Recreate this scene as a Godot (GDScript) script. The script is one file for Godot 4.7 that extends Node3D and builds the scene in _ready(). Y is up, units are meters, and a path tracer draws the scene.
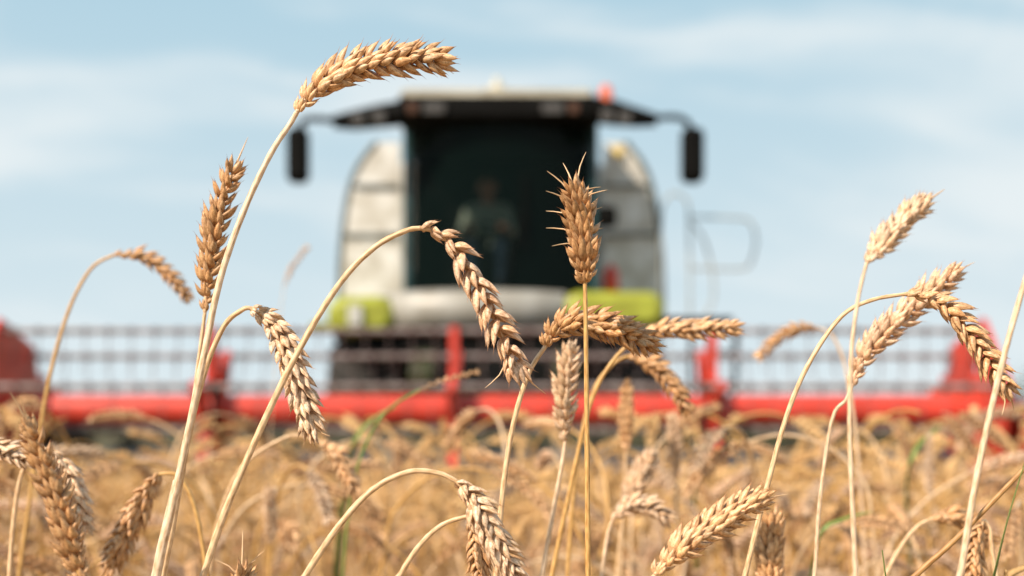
extends Node3D
# A ripe wheat field with a combine harvester coming towards the camera.

const FOC := 1281.0          # focal length in pixels of a 1024 wide picture
const HOR := 428.0           # picture row of the horizon
const CAM_H := 0.86
const FOCUS := 0.69

var rng := RandomNumberGenerator.new()
var used := {}
var M := {}
var husk_lib: Array = []       # fine spikelet meshes
var husk_lib_far: Array = []   # coarse spikelet meshes

# ------------------------------------------------------------------ helpers
func place(u: float, v: float, d: float) -> Vector3:
	return Vector3((u - 512.0) / FOC * d, CAM_H + (HOR - v) / FOC * d, -d)

func numbered(n: String) -> String:
	if not used.has(n):
		used[n] = 0
		return n
	used[n] += 1
	return "%s_%03d" % [n, used[n]]

func thing(called: String, label: String, category: String, at := Vector3.ZERO, group := "") -> Node3D:
	var o := Node3D.new()
	o.name = numbered(called)
	add_child(o, true)
	o.position = at
	o.set_meta("label", label)
	o.set_meta("category", category)
	if group != "":
		o.set_meta("group", group)
	return o

func start() -> SurfaceTool:
	var st := SurfaceTool.new()
	st.begin(Mesh.PRIMITIVE_TRIANGLES)
	st.set_smooth_group(-1)
	st.set_color(Color.WHITE)
	return st

func finish(st: SurfaceTool) -> ArrayMesh:
	st.generate_normals()
	st.index()
	return st.commit()

func put(called: String, m: Mesh, mat: Material, parent: Node, xf := Transform3D.IDENTITY) -> MeshInstance3D:
	var o := MeshInstance3D.new()
	o.name = called
	o.mesh = m
	o.material_override = mat
	parent.add_child(o, true)
	o.transform = xf
	return o

func obj(called: String, st: SurfaceTool, mat: Material, parent: Node) -> MeshInstance3D:
	return put(called, finish(st), mat, parent)

func vtx(st: SurfaceTool, p: Vector3, uv := Vector2.ZERO) -> void:
	st.set_uv(uv)
	st.add_vertex(p)

func tri(st: SurfaceTool, a: Vector3, b: Vector3, c: Vector3) -> void:
	vtx(st, a); vtx(st, b); vtx(st, c)

# a quad whose front looks along n
func quad(st: SurfaceTool, a: Vector3, b: Vector3, c: Vector3, d: Vector3, n: Vector3) -> void:
	if (c - a).cross(d - b).dot(n) > 0.0:      # counter-clockwise seen from n: turn round
		tri(st, a, d, c); tri(st, a, c, b)
	else:
		tri(st, a, b, c); tri(st, a, c, d)

func tri_out(st: SurfaceTool, a: Vector3, b: Vector3, c: Vector3, n: Vector3) -> void:
	if (b - a).cross(c - a).dot(n) > 0.0:
		tri(st, a, c, b)
	else:
		tri(st, a, b, c)

# chamfered box
func box(st: SurfaceTool, c: Vector3, size: Vector3, bev := 0.01, basis := Basis.IDENTITY) -> void:
	st.set_smooth_group(-1)
	var h := size * 0.5
	var b: float = minf(bev, minf(h.x, minf(h.y, h.z)) * 0.8)
	var P := func(ax: int, s: Vector3) -> Vector3:
		var p := Vector3(s.x * (h.x - b), s.y * (h.y - b), s.z * (h.z - b))
		p[ax] = s[ax] * h[ax]
		return c + basis * p
	for ax in 3:
		var o1 := (ax + 1) % 3
		var o2 := (ax + 2) % 3
		for sg in [-1.0, 1.0]:
			var q := []
			for k in [[-1.0, -1.0], [1.0, -1.0], [1.0, 1.0], [-1.0, 1.0]]:
				var s := Vector3.ZERO
				s[ax] = sg; s[o1] = k[0]; s[o2] = k[1]
				q.append(P.call(ax, s))
			var n := Vector3.ZERO
			n[ax] = sg
			quad(st, q[0], q[1], q[2], q[3], basis * n)
		for s1 in [-1.0, 1.0]:
			for s2 in [-1.0, 1.0]:
				var e1 := Vector3.ZERO
				e1[o1] = s1; e1[o2] = s2; e1[ax] = -1.0
				var e2 := e1
				e2[ax] = 1.0
				var n2 := Vector3.ZERO
				n2[o1] = s1; n2[o2] = s2
				quad(st, P.call(o1, e1), P.call(o1, e2), P.call(o2, e2), P.call(o2, e1), basis * n2)
	for sx in [-1.0, 1.0]:
		for sy in [-1.0, 1.0]:
			for sz in [-1.0, 1.0]:
				var s3 := Vector3(sx, sy, sz)
				tri_out(st, P.call(0, s3), P.call(1, s3), P.call(2, s3), basis * s3)

func tube(st: SurfaceTool, pts: Array, rad: Array, sides := 8, caps := true, group := 1) -> void:
	var n := pts.size()
	var rings := []
	var nv := Vector3.ZERO
	var along := 0.0
	var lens := []
	for k in n:
		var t: Vector3
		if k == 0: t = pts[1] - pts[0]
		elif k == n - 1: t = pts[k] - pts[k - 1]
		else: t = (pts[k + 1] - pts[k]).normalized() + (pts[k] - pts[k - 1]).normalized()
		t = t.normalized()
		if k == 0:
			nv = t.cross(Vector3.UP if absf(t.y) < 0.9 else Vector3.RIGHT).normalized()
		else:
			along += pts[k].distance_to(pts[k - 1])
			nv = (nv - t * nv.dot(t)).normalized()
		lens.append(along)
		var b := t.cross(nv)
		var ring := []
		var r: float = rad[mini(k, rad.size() - 1)]
		for i in sides:
			var a := TAU * i / sides
			ring.append(pts[k] + (nv * cos(a) + b * sin(a)) * r)
		rings.append(ring)
	st.set_smooth_group(group)
	for k in n - 1:
		for i in sides:
			var j := (i + 1) % sides
			var u0 := float(i) / sides
			var u1 := float(i + 1) / sides
			vtx(st, rings[k][i], Vector2(u0, lens[k])); vtx(st, rings[k + 1][i], Vector2(u0, lens[k + 1])); vtx(st, rings[k + 1][j], Vector2(u1, lens[k + 1]))
			vtx(st, rings[k][i], Vector2(u0, lens[k])); vtx(st, rings[k + 1][j], Vector2(u1, lens[k + 1])); vtx(st, rings[k][j], Vector2(u1, lens[k]))
	if caps:
		st.set_smooth_group(-1)
		for i in sides:
			var j := (i + 1) % sides
			tri_out(st, pts[0], rings[0][i], rings[0][j], pts[0] - pts[1])
			tri_out(st, pts[n - 1], rings[n - 1][i], rings[n - 1][j], pts[n - 1] - pts[n - 2])

func bar(st: SurfaceTool, a: Vector3, b: Vector3, r: float, sides := 10) -> void:
	tube(st, [a, b], [r, r], sides)

# profile [[axial, radius], ...] turned round an axis
func lathe(st: SurfaceTool, at: Vector3, axis: Vector3, prof: Array, sides := 32, smooth := true) -> void:
	var t := axis.normalized()
	var nv := t.cross(Vector3.UP if absf(t.y) < 0.9 else Vector3.RIGHT).normalized()
	var b := t.cross(nv)
	for k in prof.size() - 1:
		st.set_smooth_group(2 if smooth else -1)
		for i in sides:
			var a0 := TAU * i / sides
			var a1 := TAU * (i + 1) / sides
			var d0 := nv * cos(a0) + b * sin(a0)
			var d1 := nv * cos(a1) + b * sin(a1)
			var p: Array = prof[k]
			var q: Array = prof[k + 1]
			var v00: Vector3 = at + t * p[0] + d0 * p[1]
			var v01: Vector3 = at + t * p[0] + d1 * p[1]
			var v10: Vector3 = at + t * q[0] + d0 * q[1]
			var v11: Vector3 = at + t * q[0] + d1 * q[1]
			if p[1] > 0.0001:
				tri(st, v00, v11, v01)
			if q[1] > 0.0001:
				tri(st, v00, v10, v11)

# flat outline in the plane of ax and ay, with thickness along their normal
func slab(st: SurfaceTool, at: Vector3, ax: Vector3, ay: Vector3, outline: Array, thick: float, hole := []) -> void:
	st.set_smooth_group(-1)
	var n := ax.cross(ay).normalized()
	var poly := PackedVector2Array()
	for p in outline: poly.append(Vector2(p[0], p[1]))
	var flat := func(p: Vector2, z: float) -> Vector3: return at + ax * p.x + ay * p.y + n * z
	var rings := [poly]
	var faces := []
	if hole.is_empty():
		var idx := Geometry2D.triangulate_polygon(poly)
		for k in range(0, idx.size(), 3):
			faces.append([poly[idx[k]], poly[idx[k + 1]], poly[idx[k + 2]]])
	else:
		var inner := PackedVector2Array()
		for p in hole: inner.append(Vector2(p[0], p[1]))
		rings.append(inner)
		for k in poly.size():                     # outline and hole have as many corners
			var j := (k + 1) % poly.size()
			faces.append([poly[k], poly[j], inner[j]])
			faces.append([poly[k], inner[j], inner[k]])
	for f in faces:
		for s in [1.0, -1.0]:
			tri_out(st, flat.call(f[0], s * thick / 2), flat.call(f[1], s * thick / 2), flat.call(f[2], s * thick / 2), n * s)
	for r in rings.size():
		var ring: PackedVector2Array = rings[r]
		var ccw := not Geometry2D.is_polygon_clockwise(ring)
		for k in ring.size():
			var p := ring[k]
			var q := ring[(k + 1) % ring.size()]
			var e := (q - p)
			var o := Vector2(e.y, -e.x) * (1.0 if ccw else -1.0) * (1.0 if r == 0 else -1.0)
			quad(st, flat.call(p, thick / 2), flat.call(q, thick / 2), flat.call(q, -thick / 2), flat.call(p, -thick / 2), ax * o.x + ay * o.y)

# a skin over rows of points
func skin(st: SurfaceTool, rows: Array, towards: Vector3, group := 3) -> void:
	st.set_smooth_group(group)
	for k in rows.size() - 1:
		for i in rows[k].size() - 1:
			quad(st, rows[k][i], rows[k][i + 1], rows[k + 1][i + 1], rows[k + 1][i], towards)

# closed loft through rings of points that share their number
func loft(st: SurfaceTool, rings: Array, group := 3) -> void:
	var mid := []
	for r in rings:
		var c := Vector3.ZERO
		for p in r: c += p
		mid.append(c / r.size())
	for k in rings.size() - 1:
		st.set_smooth_group(group)
		for i in rings[k].size():
			var j: int = (i + 1) % rings[k].size()
			var c2: Vector3 = (rings[k][i] + rings[k + 1][j]) * 0.5
			quad(st, rings[k][i], rings[k][j], rings[k + 1][j], rings[k + 1][i], c2 - (mid[k] + mid[k + 1]) * 0.5)
	st.set_smooth_group(-1)
	for e in [[0, 1], [rings.size() - 1, rings.size() - 2]]:
		var ring: Array = rings[e[0]]
		for i in ring.size():
			tri_out(st, mid[e[0]], ring[i], ring[(i + 1) % ring.size()], mid[e[0]] - mid[e[1]])

func spline(pts: Array, step: int) -> Array:
	var out := []
	var n := pts.size()
	for k in n - 1:
		var a: Vector3 = pts[maxi(k - 1, 0)]
		var b: Vector3 = pts[k]
		var c: Vector3 = pts[k + 1]
		var d: Vector3 = pts[mini(k + 2, n - 1)]
		for s in step:
			out.append(b.cubic_interpolate(c, a, d, float(s) / step))
	out.append(pts[n - 1])
	return out

# a point and direction at share t of a polyline's length
func along(path: Array, t: float) -> Array:
	var total := 0.0
	for k in path.size() - 1: total += path[k].distance_to(path[k + 1])
	var left := clampf(t, 0.0, 1.0) * total
	for k in path.size() - 1:
		var l: float = path[k].distance_to(path[k + 1])
		if left <= l or k == path.size() - 2:
			return [path[k].lerp(path[k + 1], left / maxf(l, 1e-6)), (path[k + 1] - path[k]).normalized()]
		left -= l
	return [path[0], Vector3.UP]

func path_len(path: Array) -> float:
	var total := 0.0
	for k in path.size() - 1: total += path[k].distance_to(path[k + 1])
	return total

func mat(r: float, g: float, b: float, rough := 0.6, metal := 0.0, spec := 0.5) -> StandardMaterial3D:
	var m := StandardMaterial3D.new()
	m.albedo_color = Color(r, g, b).linear_to_srgb()
	m.roughness = rough
	m.metallic = metal
	m.metallic_specular = spec
	return m

# a greyish texture of blotches and grain round 1.0, used as a multiplier (linear values)
func grain_tex(sd: int, low: Color, high: Color, freq: float, size := 256, oct := 4) -> NoiseTexture2D:
	var f := FastNoiseLite.new()
	f.seed = sd
	f.frequency = freq
	f.fractal_octaves = oct
	var t := NoiseTexture2D.new()
	t.width = size
	t.height = size
	t.seamless = true
	t.noise = f
	var gr := Gradient.new()
	gr.set_color(0, low.linear_to_srgb())
	gr.set_color(1, high.linear_to_srgb())
	t.color_ramp = gr
	return t

# fibres running along v
func fibre_tex(sd: int, low: Color, high: Color, specks: Color, speck_share: float) -> ImageTexture:
	var a := FastNoiseLite.new()
	a.seed = sd
	a.frequency = 0.11
	var b := FastNoiseLite.new()
	b.seed = sd + 7
	b.frequency = 0.035
	var im := Image.create(128, 256, false, Image.FORMAT_RGB8)
	for y in 256:
		for x in 128:
			var w := TAU * x / 128.0
			var s := a.get_noise_3d(cos(w) * 15.0, sin(w) * 15.0, y * 0.06) * 0.5 + 0.5
			var p := b.get_noise_3d(cos(w) * 20.0, sin(w) * 20.0, y * 1.0) * 0.5 + 0.5
			var c := low.lerp(high, clampf(0.62 + (s - 0.5) * 1.5 + (p - 0.5) * 1.7, 0.0, 1.0))
			var q := a.get_noise_3d(cos(w) * 20.0 + 300.0, sin(w) * 20.0, y * 1.6) * 0.5 + 0.5
			if q > 1.0 - speck_share:
				c = c.lerp(specks, clampf((q - 1.0 + speck_share) * 8.0, 0.0, 1.0))
			im.set_pixel(x, y, c.linear_to_srgb())
	return ImageTexture.create_from_image(im)

func materials() -> void:
	var fib := fibre_tex(3, Color(0.46, 0.37, 0.28), Color(1, 1, 1), Color(0.20, 0.13, 0.08), 0.34)
	var fib2 := fibre_tex(9, Color(0.58, 0.46, 0.33), Color(1, 1, 1), Color(0.34, 0.21, 0.12), 0.27)
	var tones := {"husk_gold": [0.90, 0.59, 0.33], "husk_pale": [0.92, 0.70, 0.50], "husk_brown": [0.74, 0.455, 0.23], "husk_pink": [0.92, 0.65, 0.45]}
	for k in tones:
		var m := mat(tones[k][0], tones[k][1], tones[k][2], 0.43, 0.0, 0.5)
		m.albedo_texture = fib
		m.vertex_color_use_as_albedo = true
		m.backlight_enabled = true
		m.backlight = Color(0.26, 0.17, 0.09)
		m.heightmap_enabled = true
		m.heightmap_texture = fib
		m.heightmap_scale = 0.02
		M[k] = m
	for k in {"straw": [0.80, 0.575, 0.35], "straw_pale": [0.83, 0.64, 0.45], "straw_gold": [0.66, 0.41, 0.15], "straw_brown": [0.48, 0.27, 0.10]}:
		var c: Array = {"straw": [0.80, 0.575, 0.35], "straw_pale": [0.83, 0.64, 0.45], "straw_gold": [0.66, 0.41, 0.15], "straw_brown": [0.48, 0.27, 0.10]}[k]
		var m := mat(c[0], c[1], c[2], 0.42, 0.0, 0.45)
		m.albedo_texture = fib2
		m.uv1_scale = Vector3(1, 14, 1)
		m.vertex_color_use_as_albedo = true
		m.backlight_enabled = true
		m.backlight = Color(0.14, 0.09, 0.04)
		M[k] = m
	M.blade_dry = mat(0.58, 0.38, 0.16, 0.6)
	M.blade_dry.albedo_texture = fib2
	M.blade_dry.backlight_enabled = true
	M.blade_dry.backlight = Color(0.5, 0.34, 0.14)
	M.blade_green = mat(0.16, 0.26, 0.045, 0.5)
	M.blade_green.albedo_texture = fib2
	M.blade_green.backlight_enabled = true
	M.blade_green.backlight = Color(0.22, 0.34, 0.05)
	M.field = mat(0.84, 0.565, 0.275, 0.6, 0.0, 0.35)
	M.field.vertex_color_use_as_albedo = true
	M.field.backlight_enabled = true
	M.field.backlight = Color(0.26, 0.18, 0.08)
	M.soil = mat(1, 1, 1, 0.95)
	M.soil.albedo_texture = grain_tex(5, Color(0.14, 0.09, 0.05), Color(0.36, 0.25, 0.13), 0.03, 512, 5)
	M.soil.uv1_triplanar = true
	M.soil.uv1_world_triplanar = true
	M.soil.uv1_scale = Vector3(0.7, 0.7, 0.7)
	var dust := grain_tex(21, Color(0.56, 0.52, 0.45), Color(1, 1, 1), 0.014, 256, 5)
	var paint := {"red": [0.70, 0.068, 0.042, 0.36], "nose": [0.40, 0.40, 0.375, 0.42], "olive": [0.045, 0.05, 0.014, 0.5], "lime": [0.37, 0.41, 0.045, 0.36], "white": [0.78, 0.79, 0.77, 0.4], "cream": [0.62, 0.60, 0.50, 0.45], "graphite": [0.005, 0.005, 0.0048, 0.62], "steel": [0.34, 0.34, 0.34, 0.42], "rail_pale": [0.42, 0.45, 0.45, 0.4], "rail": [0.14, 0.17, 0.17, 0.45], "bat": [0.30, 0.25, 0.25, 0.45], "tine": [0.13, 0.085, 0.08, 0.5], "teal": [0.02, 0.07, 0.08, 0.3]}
	for k in paint:
		var c: Array = paint[k]
		var m := mat(c[0], c[1], c[2], c[3])
		m.albedo_texture = dust
		m.uv1_triplanar = true
		m.uv1_scale = Vector3(0.9, 0.9, 0.9)
		M[k] = m
	M.steel.metallic = 0.6
	M.graphite.metallic_specular = 0.2
	M.rubber = mat(0.028, 0.026, 0.024, 0.85)
	M.rubber.albedo_texture = dust
	M.rubber.uv1_triplanar = true
	M.mirror_glass = mat(0.85, 0.87, 0.88, 0.04, 1.0)
	M.lens = mat(0.07, 0.065, 0.06, 0.3)
	M.headlight = mat(0.5, 0.5, 0.46, 0.25)
	M.amber = mat(0.09, 0.04, 0.02, 0.3)
	M.beacon = mat(0.80, 0.20, 0.10, 0.3)
	M.beacon.backlight_enabled = true
	M.beacon.backlight = Color(0.8, 0.25, 0.12)
	M.yellow = mat(0.72, 0.50, 0.06, 0.5)
	var gl := mat(0.003, 0.008, 0.007, 0.03, 0.0, 0.16)
	gl.transparency = BaseMaterial3D.TRANSPARENCY_ALPHA
	gl.albedo_color.a = 0.62
	M.glass = gl
	var gs := mat(0.05, 0.12, 0.13, 0.03, 0.0, 0.4)
	gs.transparency = BaseMaterial3D.TRANSPARENCY_ALPHA
	gs.albedo_color.a = 0.30
	M.glass_side = gs
	M.cloth_seat = mat(0.02, 0.021, 0.022, 0.9)
	M.person = mat(1, 1, 1, 0.8)
	M.person.vertex_color_use_as_albedo = true
	M.leaf = mat(0.045, 0.085, 0.022, 0.6)
	M.leaf.vertex_color_use_as_albedo = true
	M.leaf.backlight_enabled = true
	M.leaf.backlight = Color(0.12, 0.2, 0.04)
	M.bark = mat(0.11, 0.08, 0.055, 0.9)

# ------------------------------------------------------------------ wheat
# one husk: a pointed boat along +y, its keel towards +x
func husk(st: SurfaceTool, xf: Transform3D, ln: float, wd: float, th: float, beak: float, tint: Color, rows: int, sides: int) -> void:
	var ts := [0.0, 0.08, 0.2, 0.34, 0.48, 0.62, 0.75, 0.86, 0.95, 1.0]
	var rs := [0.30, 0.58, 0.86, 1.0, 0.98, 0.84, 0.62, 0.38, 0.17, 0.07]
	if rows < 9:
		ts = [0.0, 0.18, 0.5, 0.82, 1.0]
		rs = [0.36, 0.92, 0.97, 0.5, 0.06]
	if beak > 0.0:
		ts.append(1.0 + beak)
		rs.append(0.012)
	var grid := []
	for k in ts.size():
		var t: float = ts[k]
		var ring := []
		for i in sides:
			var a := TAU * i / sides
			var x := cos(a)
			var z := sin(a)
			var keel: float = 0.92 + 0.38 * pow(maxf(x, 0.0), 6.0) + 0.05 * cos(a * 5.0 + ln * 9000.0)
			var rx: float = th * (keel if x > 0.0 else 0.5) * rs[k]
			var p := Vector3(x * rx + th * (0.55 * sin(PI * minf(t, 1.0) * 0.8) + 0.42 * t * t * t), t * ln, z * wd * rs[k] * (1.0 + 0.07 * sin(t * 9.0 + wd * 7000.0)))
			ring.append(xf * p)
		grid.append(ring)
	st.set_smooth_group(st.get_meta("g", 10) + 1)
	st.set_meta("g", st.get_meta("g", 10) + 1)
	for k in ts.size() - 1:
		var t0: float = ts[k]
		var t1: float = ts[k + 1]
		for i in sides:
			var j := (i + 1) % sides
			var u0 := float(i) / sides
			var u1 := float(i + 1) / sides
			var cc := [[k, i, u0, t0], [k, j, u1, t0], [k + 1, j, u1, t1], [k + 1, i, u0, t1]]
			for q in [0, 1, 2, 0, 2, 3]:
				var w: Array = cc[q]
				st.set_color(tint if w[3] < 0.88 else tint * Color(0.62, 0.48, 0.38))
				vtx(st, grid[w[0]][w[1]], Vector2(w[2], w[3] * 0.5 + st.get_meta("vo", 0.0)))

# fan of glumes and florets; +y along the ear, +x away from the rachis, fan across z
func spikelet(sd: int, fine: bool) -> ArrayMesh:
	var r := RandomNumberGenerator.new()
	r.seed = sd
	var st := start()
	var rows := 9 if fine else 5
	var sides := 10 if fine else 6
	var list := [[0.0, 0.0, 1.0, 0.95, 0.0016], [-14.0, -0.0017, 1.02, 0.95, 0.0008], [14.0, 0.0017, 1.02, 0.95, 0.0008], [-26.0, -0.0026, 0.82, 0.95, 0.0001], [26.0, 0.0026, 0.82, 0.95, 0.0001]]
	if not fine:
		list = [list[0], list[3], list[4]]
	for e in list:
		var tone := r.randf_range(0.72, 1.16)
		var warm := r.randf_range(-0.06, 0.08)
		var tint := Color(tone, tone * (0.98 - warm), tone * (0.95 - 2.0 * warm)).lerp(Color(0.62, 0.66, 0.72) * tone, 0.30 if r.randf() < 0.22 else 0.0)
		var basis := Basis(Vector3.RIGHT, deg_to_rad(e[0] + r.randf_range(-7, 7))) * Basis(Vector3.BACK, deg_to_rad(r.randf_range(-13, 6))) * Basis(Vector3.UP, deg_to_rad(-e[0] * 1.5 + r.randf_range(-14, 14)))
		var xf := Transform3D(basis, Vector3(e[4] + r.randf_range(-0.0003, 0.0003), r.randf_range(-0.0006, 0.0008), e[1]))
		var k: float = 1.0 if fine else 1.1
		st.set_meta("vo", r.randf())
		husk(st, xf, 0.0138 * e[2] * r.randf_range(0.9, 1.1), 0.0025 * e[3] * k * r.randf_range(0.88, 1.12), 0.0019 * e[3] * r.randf_range(0.9, 1.15), r.randf_range(0.05, 0.26) if fine else 0.0, tint, rows, sides)
	return finish(st)

# places of spikelets along an ear's path: [transform, scale]
func ear_places(path: Array, n: int, size: float, roll: float, r: RandomNumberGenerator, face := Vector3.BACK, open := 0.0) -> Array:
	var out := []
	for i in n + 1:
		var last := i == n
		var t: float = 0.965 - 0.06 if last else (i + 0.15) / n * 0.90
		var at := along(path, t)
		var T: Vector3 = at[1]
		var F: Vector3 = face - T * face.dot(T)
		F = F.normalized() if F.length() > 0.05 else T.cross(Vector3.RIGHT).normalized()
		F = F.rotated(T, deg_to_rad(roll + 6.0 * sin(t * 5.0)))
		var S := T.cross(F).normalized()
		var side := -1.0 if i % 2 == 0 else 1.0
		var al := deg_to_rad(19.0 + open + r.randf_range(-7, 8))
		var k: float = size * (lerpf(0.55, 1.0, clampf(t * 4.5, 0, 1)) * lerpf(1.0, 0.74, clampf((t - 0.62) / 0.38, 0, 1))) * r.randf_range(0.88, 1.08)
		if last:
			al = 0.0
			S = F
			side = 1.0
		var Y := T * cos(al) + S * side * sin(al)
		var X := S * side * cos(al) - T * sin(al)
		var b := Basis(X, Y, X.cross(Y)).scaled_local(Vector3.ONE * k)
		out.append(Transform3D(b, at[0] - X * 0.0009))
	return out

# a leaf blade: a thin curling ribbon with a fold along its middle
func blade(st: SurfaceTool, pts: Array, wd: float, twist: float) -> void:
	var n := pts.size()
	st.set_smooth_group(5)
	var rows := []
	for k in n:
		var t := float(k) / (n - 1)
		var T: Vector3 = (pts[mini(k + 1, n - 1)] - pts[maxi(k - 1, 0)]).normalized()
		var S := T.cross(Vector3.UP if absf(T.y) < 0.93 else Vector3.BACK).normalized().rotated(T, twist * t)
		var N := S.cross(T)
		var w: float = wd * minf(1.0, 0.45 + t * 4.0) * pow(1.0 - t, 0.6) + 0.0003
		rows.append([pts[k] - S * w + N * w * 0.35, pts[k] - N * 0.0002, pts[k] + S * w + N * w * 0.35, pts[k] + N * 0.0004])
	for k in n - 1:
		for i in 4:
			var j := (i + 1) % 4
			var uv := [Vector2(i * 0.25, k / 8.0), Vector2(i * 0.25 + 0.25, k / 8.0), Vector2(i * 0.25 + 0.25, (k + 1) / 8.0), Vector2(i * 0.25, (k + 1) / 8.0)]
			var q := [rows[k][i], rows[k][j], rows[k + 1][j], rows[k + 1][i]]
			for e in [0, 2, 1, 0, 3, 2]:
				vtx(st, q[e], uv[e])

# from where a stem leaves the picture down to its root on the ground
func rooted(top: Array) -> Array:
	var a: Vector3 = top[0]
	var dir: Vector3 = (top[0] - top[1]).normalized()
	if dir.y > -0.25:
		dir = (dir + Vector3(0, -1.0, 0)).normalized()
	var slope := Vector3(dir.x, 0, dir.z) / -dir.y
	slope = slope.limit_length(0.7)
	var out := []
	for t in [1.0, 0.75, 0.5, 0.25, 0.1]:
		var drop: float = a.y * t
		out.append(Vector3(a.x, a.y - drop, a.z) + slope * a.y * (0.46 * t - 0.12 * t * t))
	return out + top

func wheat(spec: Dictionary, idx: int) -> void:
	var r := RandomNumberGenerator.new()
	r.seed = 1000 + idx * 17
	var d0: float = spec.d
	var d1: float = spec.get("d1", d0)
	var d2: float = spec.get("d2", d1)
	var sp: Array = spec.stem
	var stem := []
	for k in sp.size():
		stem.append(place(sp[k][0], sp[k][1], lerpf(d0, d1, float(k) / maxi(1, sp.size() - 1))))
	var ep: Array = spec.ear
	var ear := []
	for k in ep.size():
		ear.append(place(ep[k][0], ep[k][1], lerpf(d1, d2, float(k) / (ep.size() - 1))))
	stem.append(ear[0])
	var full := rooted(stem)
	var base: Vector3 = full[0]
	var t := thing("wheat_stalk", spec.label, "wheat stalk", base, spec.get("group", "wheat stalks in front of the combine"))
	for k in full.size(): full[k] -= base
	for k in ear.size(): ear[k] -= base
	# stem
	var line := spline(full, 5)
	var r0: float = 0.80 * spec.get("r", 0.0021)
	var rads := []
	for k in line.size():
		var q := float(k) / (line.size() - 1)
		rads.append(r0 * lerpf(1.25, 0.72, pow(q, 1.6)) * (1.0 + 0.05 * sin(k * 2.3 + idx)))
	var st := start()
	tube(st, line, rads, 9)
	obj("stem", st, M[spec.get("straw", "straw")], t)
	# a joint low on the straw
	var jt := along(line, 0.52)
	var sj := start()
	lathe(sj, jt[0], jt[1], [[-0.006, r0 * 1.05], [-0.003, r0 * 1.5], [0.0, r0 * 1.62], [0.003, r0 * 1.45], [0.006, r0 * 1.05]], 10)
	obj("joint", sj, M.straw_brown, t)
	if spec.has("sheath"):
		var a0: float = spec.sheath
		var pts := []
		var rr := []
		for k in 9:
			var q := along(line, lerpf(0.52, a0, k / 8.0))
			pts.append(q[0]); rr.append(r0 * lerpf(1.75, 1.32, k / 8.0))
		var ss := start()
		tube(ss, pts, rr, 10)
		obj("leaf_sheath", ss, M.straw_pale, t)
	# ear
	var epath := spline(ear, 6)
	var er := []
	for k in epath.size(): er.append(lerpf(0.0013, 0.0007, float(k) / epath.size()))
	var se := start()
	tube(se, epath, er, 7)
	var e := obj("ear", se, M[spec.get("straw", "straw")], t)
	var n: int = spec.get("n", 19)
	var size: float = 0.94 * spec.get("s", 1.0)
	var hm: String = spec.get("husk", "husk_gold")
	for xf in ear_places(epath, n, size, spec.get("roll", 0.0), r, Vector3.BACK, spec.get("open", 0.0)):
		put("spikelet", husk_lib[r.randi() % husk_lib.size()], M[hm], e, xf)
	# awns given by the point they reach
	for a in spec.get("awns", []):
		var from := along(epath, a[2])
		var to: Vector3 = place(a[0], a[1], d2 + r.randf_range(-0.01, 0.01)) - base
		var p0: Vector3 = from[0]
		var mid: Vector3 = p0.lerp(to, 0.5) + from[1] * p0.distance_to(to) * 0.10
		var sa := start()
		tube(sa, [p0, p0.lerp(mid, 0.5) + (mid - p0) * 0.04, mid, mid.lerp(to, 0.5) + (mid - p0) * 0.05, to], [0.00062, 0.0005, 0.00038, 0.00026, 0.0001], 6)
		obj("awn", sa, M.straw, e)
	# a dry leaf on some stems
	if spec.has("leaf"):
		var lf: Array = spec.leaf
		var lp := []
		for k in lf.size(): lp.append(place(lf[k][0], lf[k][1], d0 + 0.01 * k) - base)
		var sl := start()
		blade(sl, spline(lp, 6), spec.get("leaf_w", 0.004), 2.0)
		obj("leaf", sl, M[spec.get("leaf_mat", "blade_dry")], t)

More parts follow.
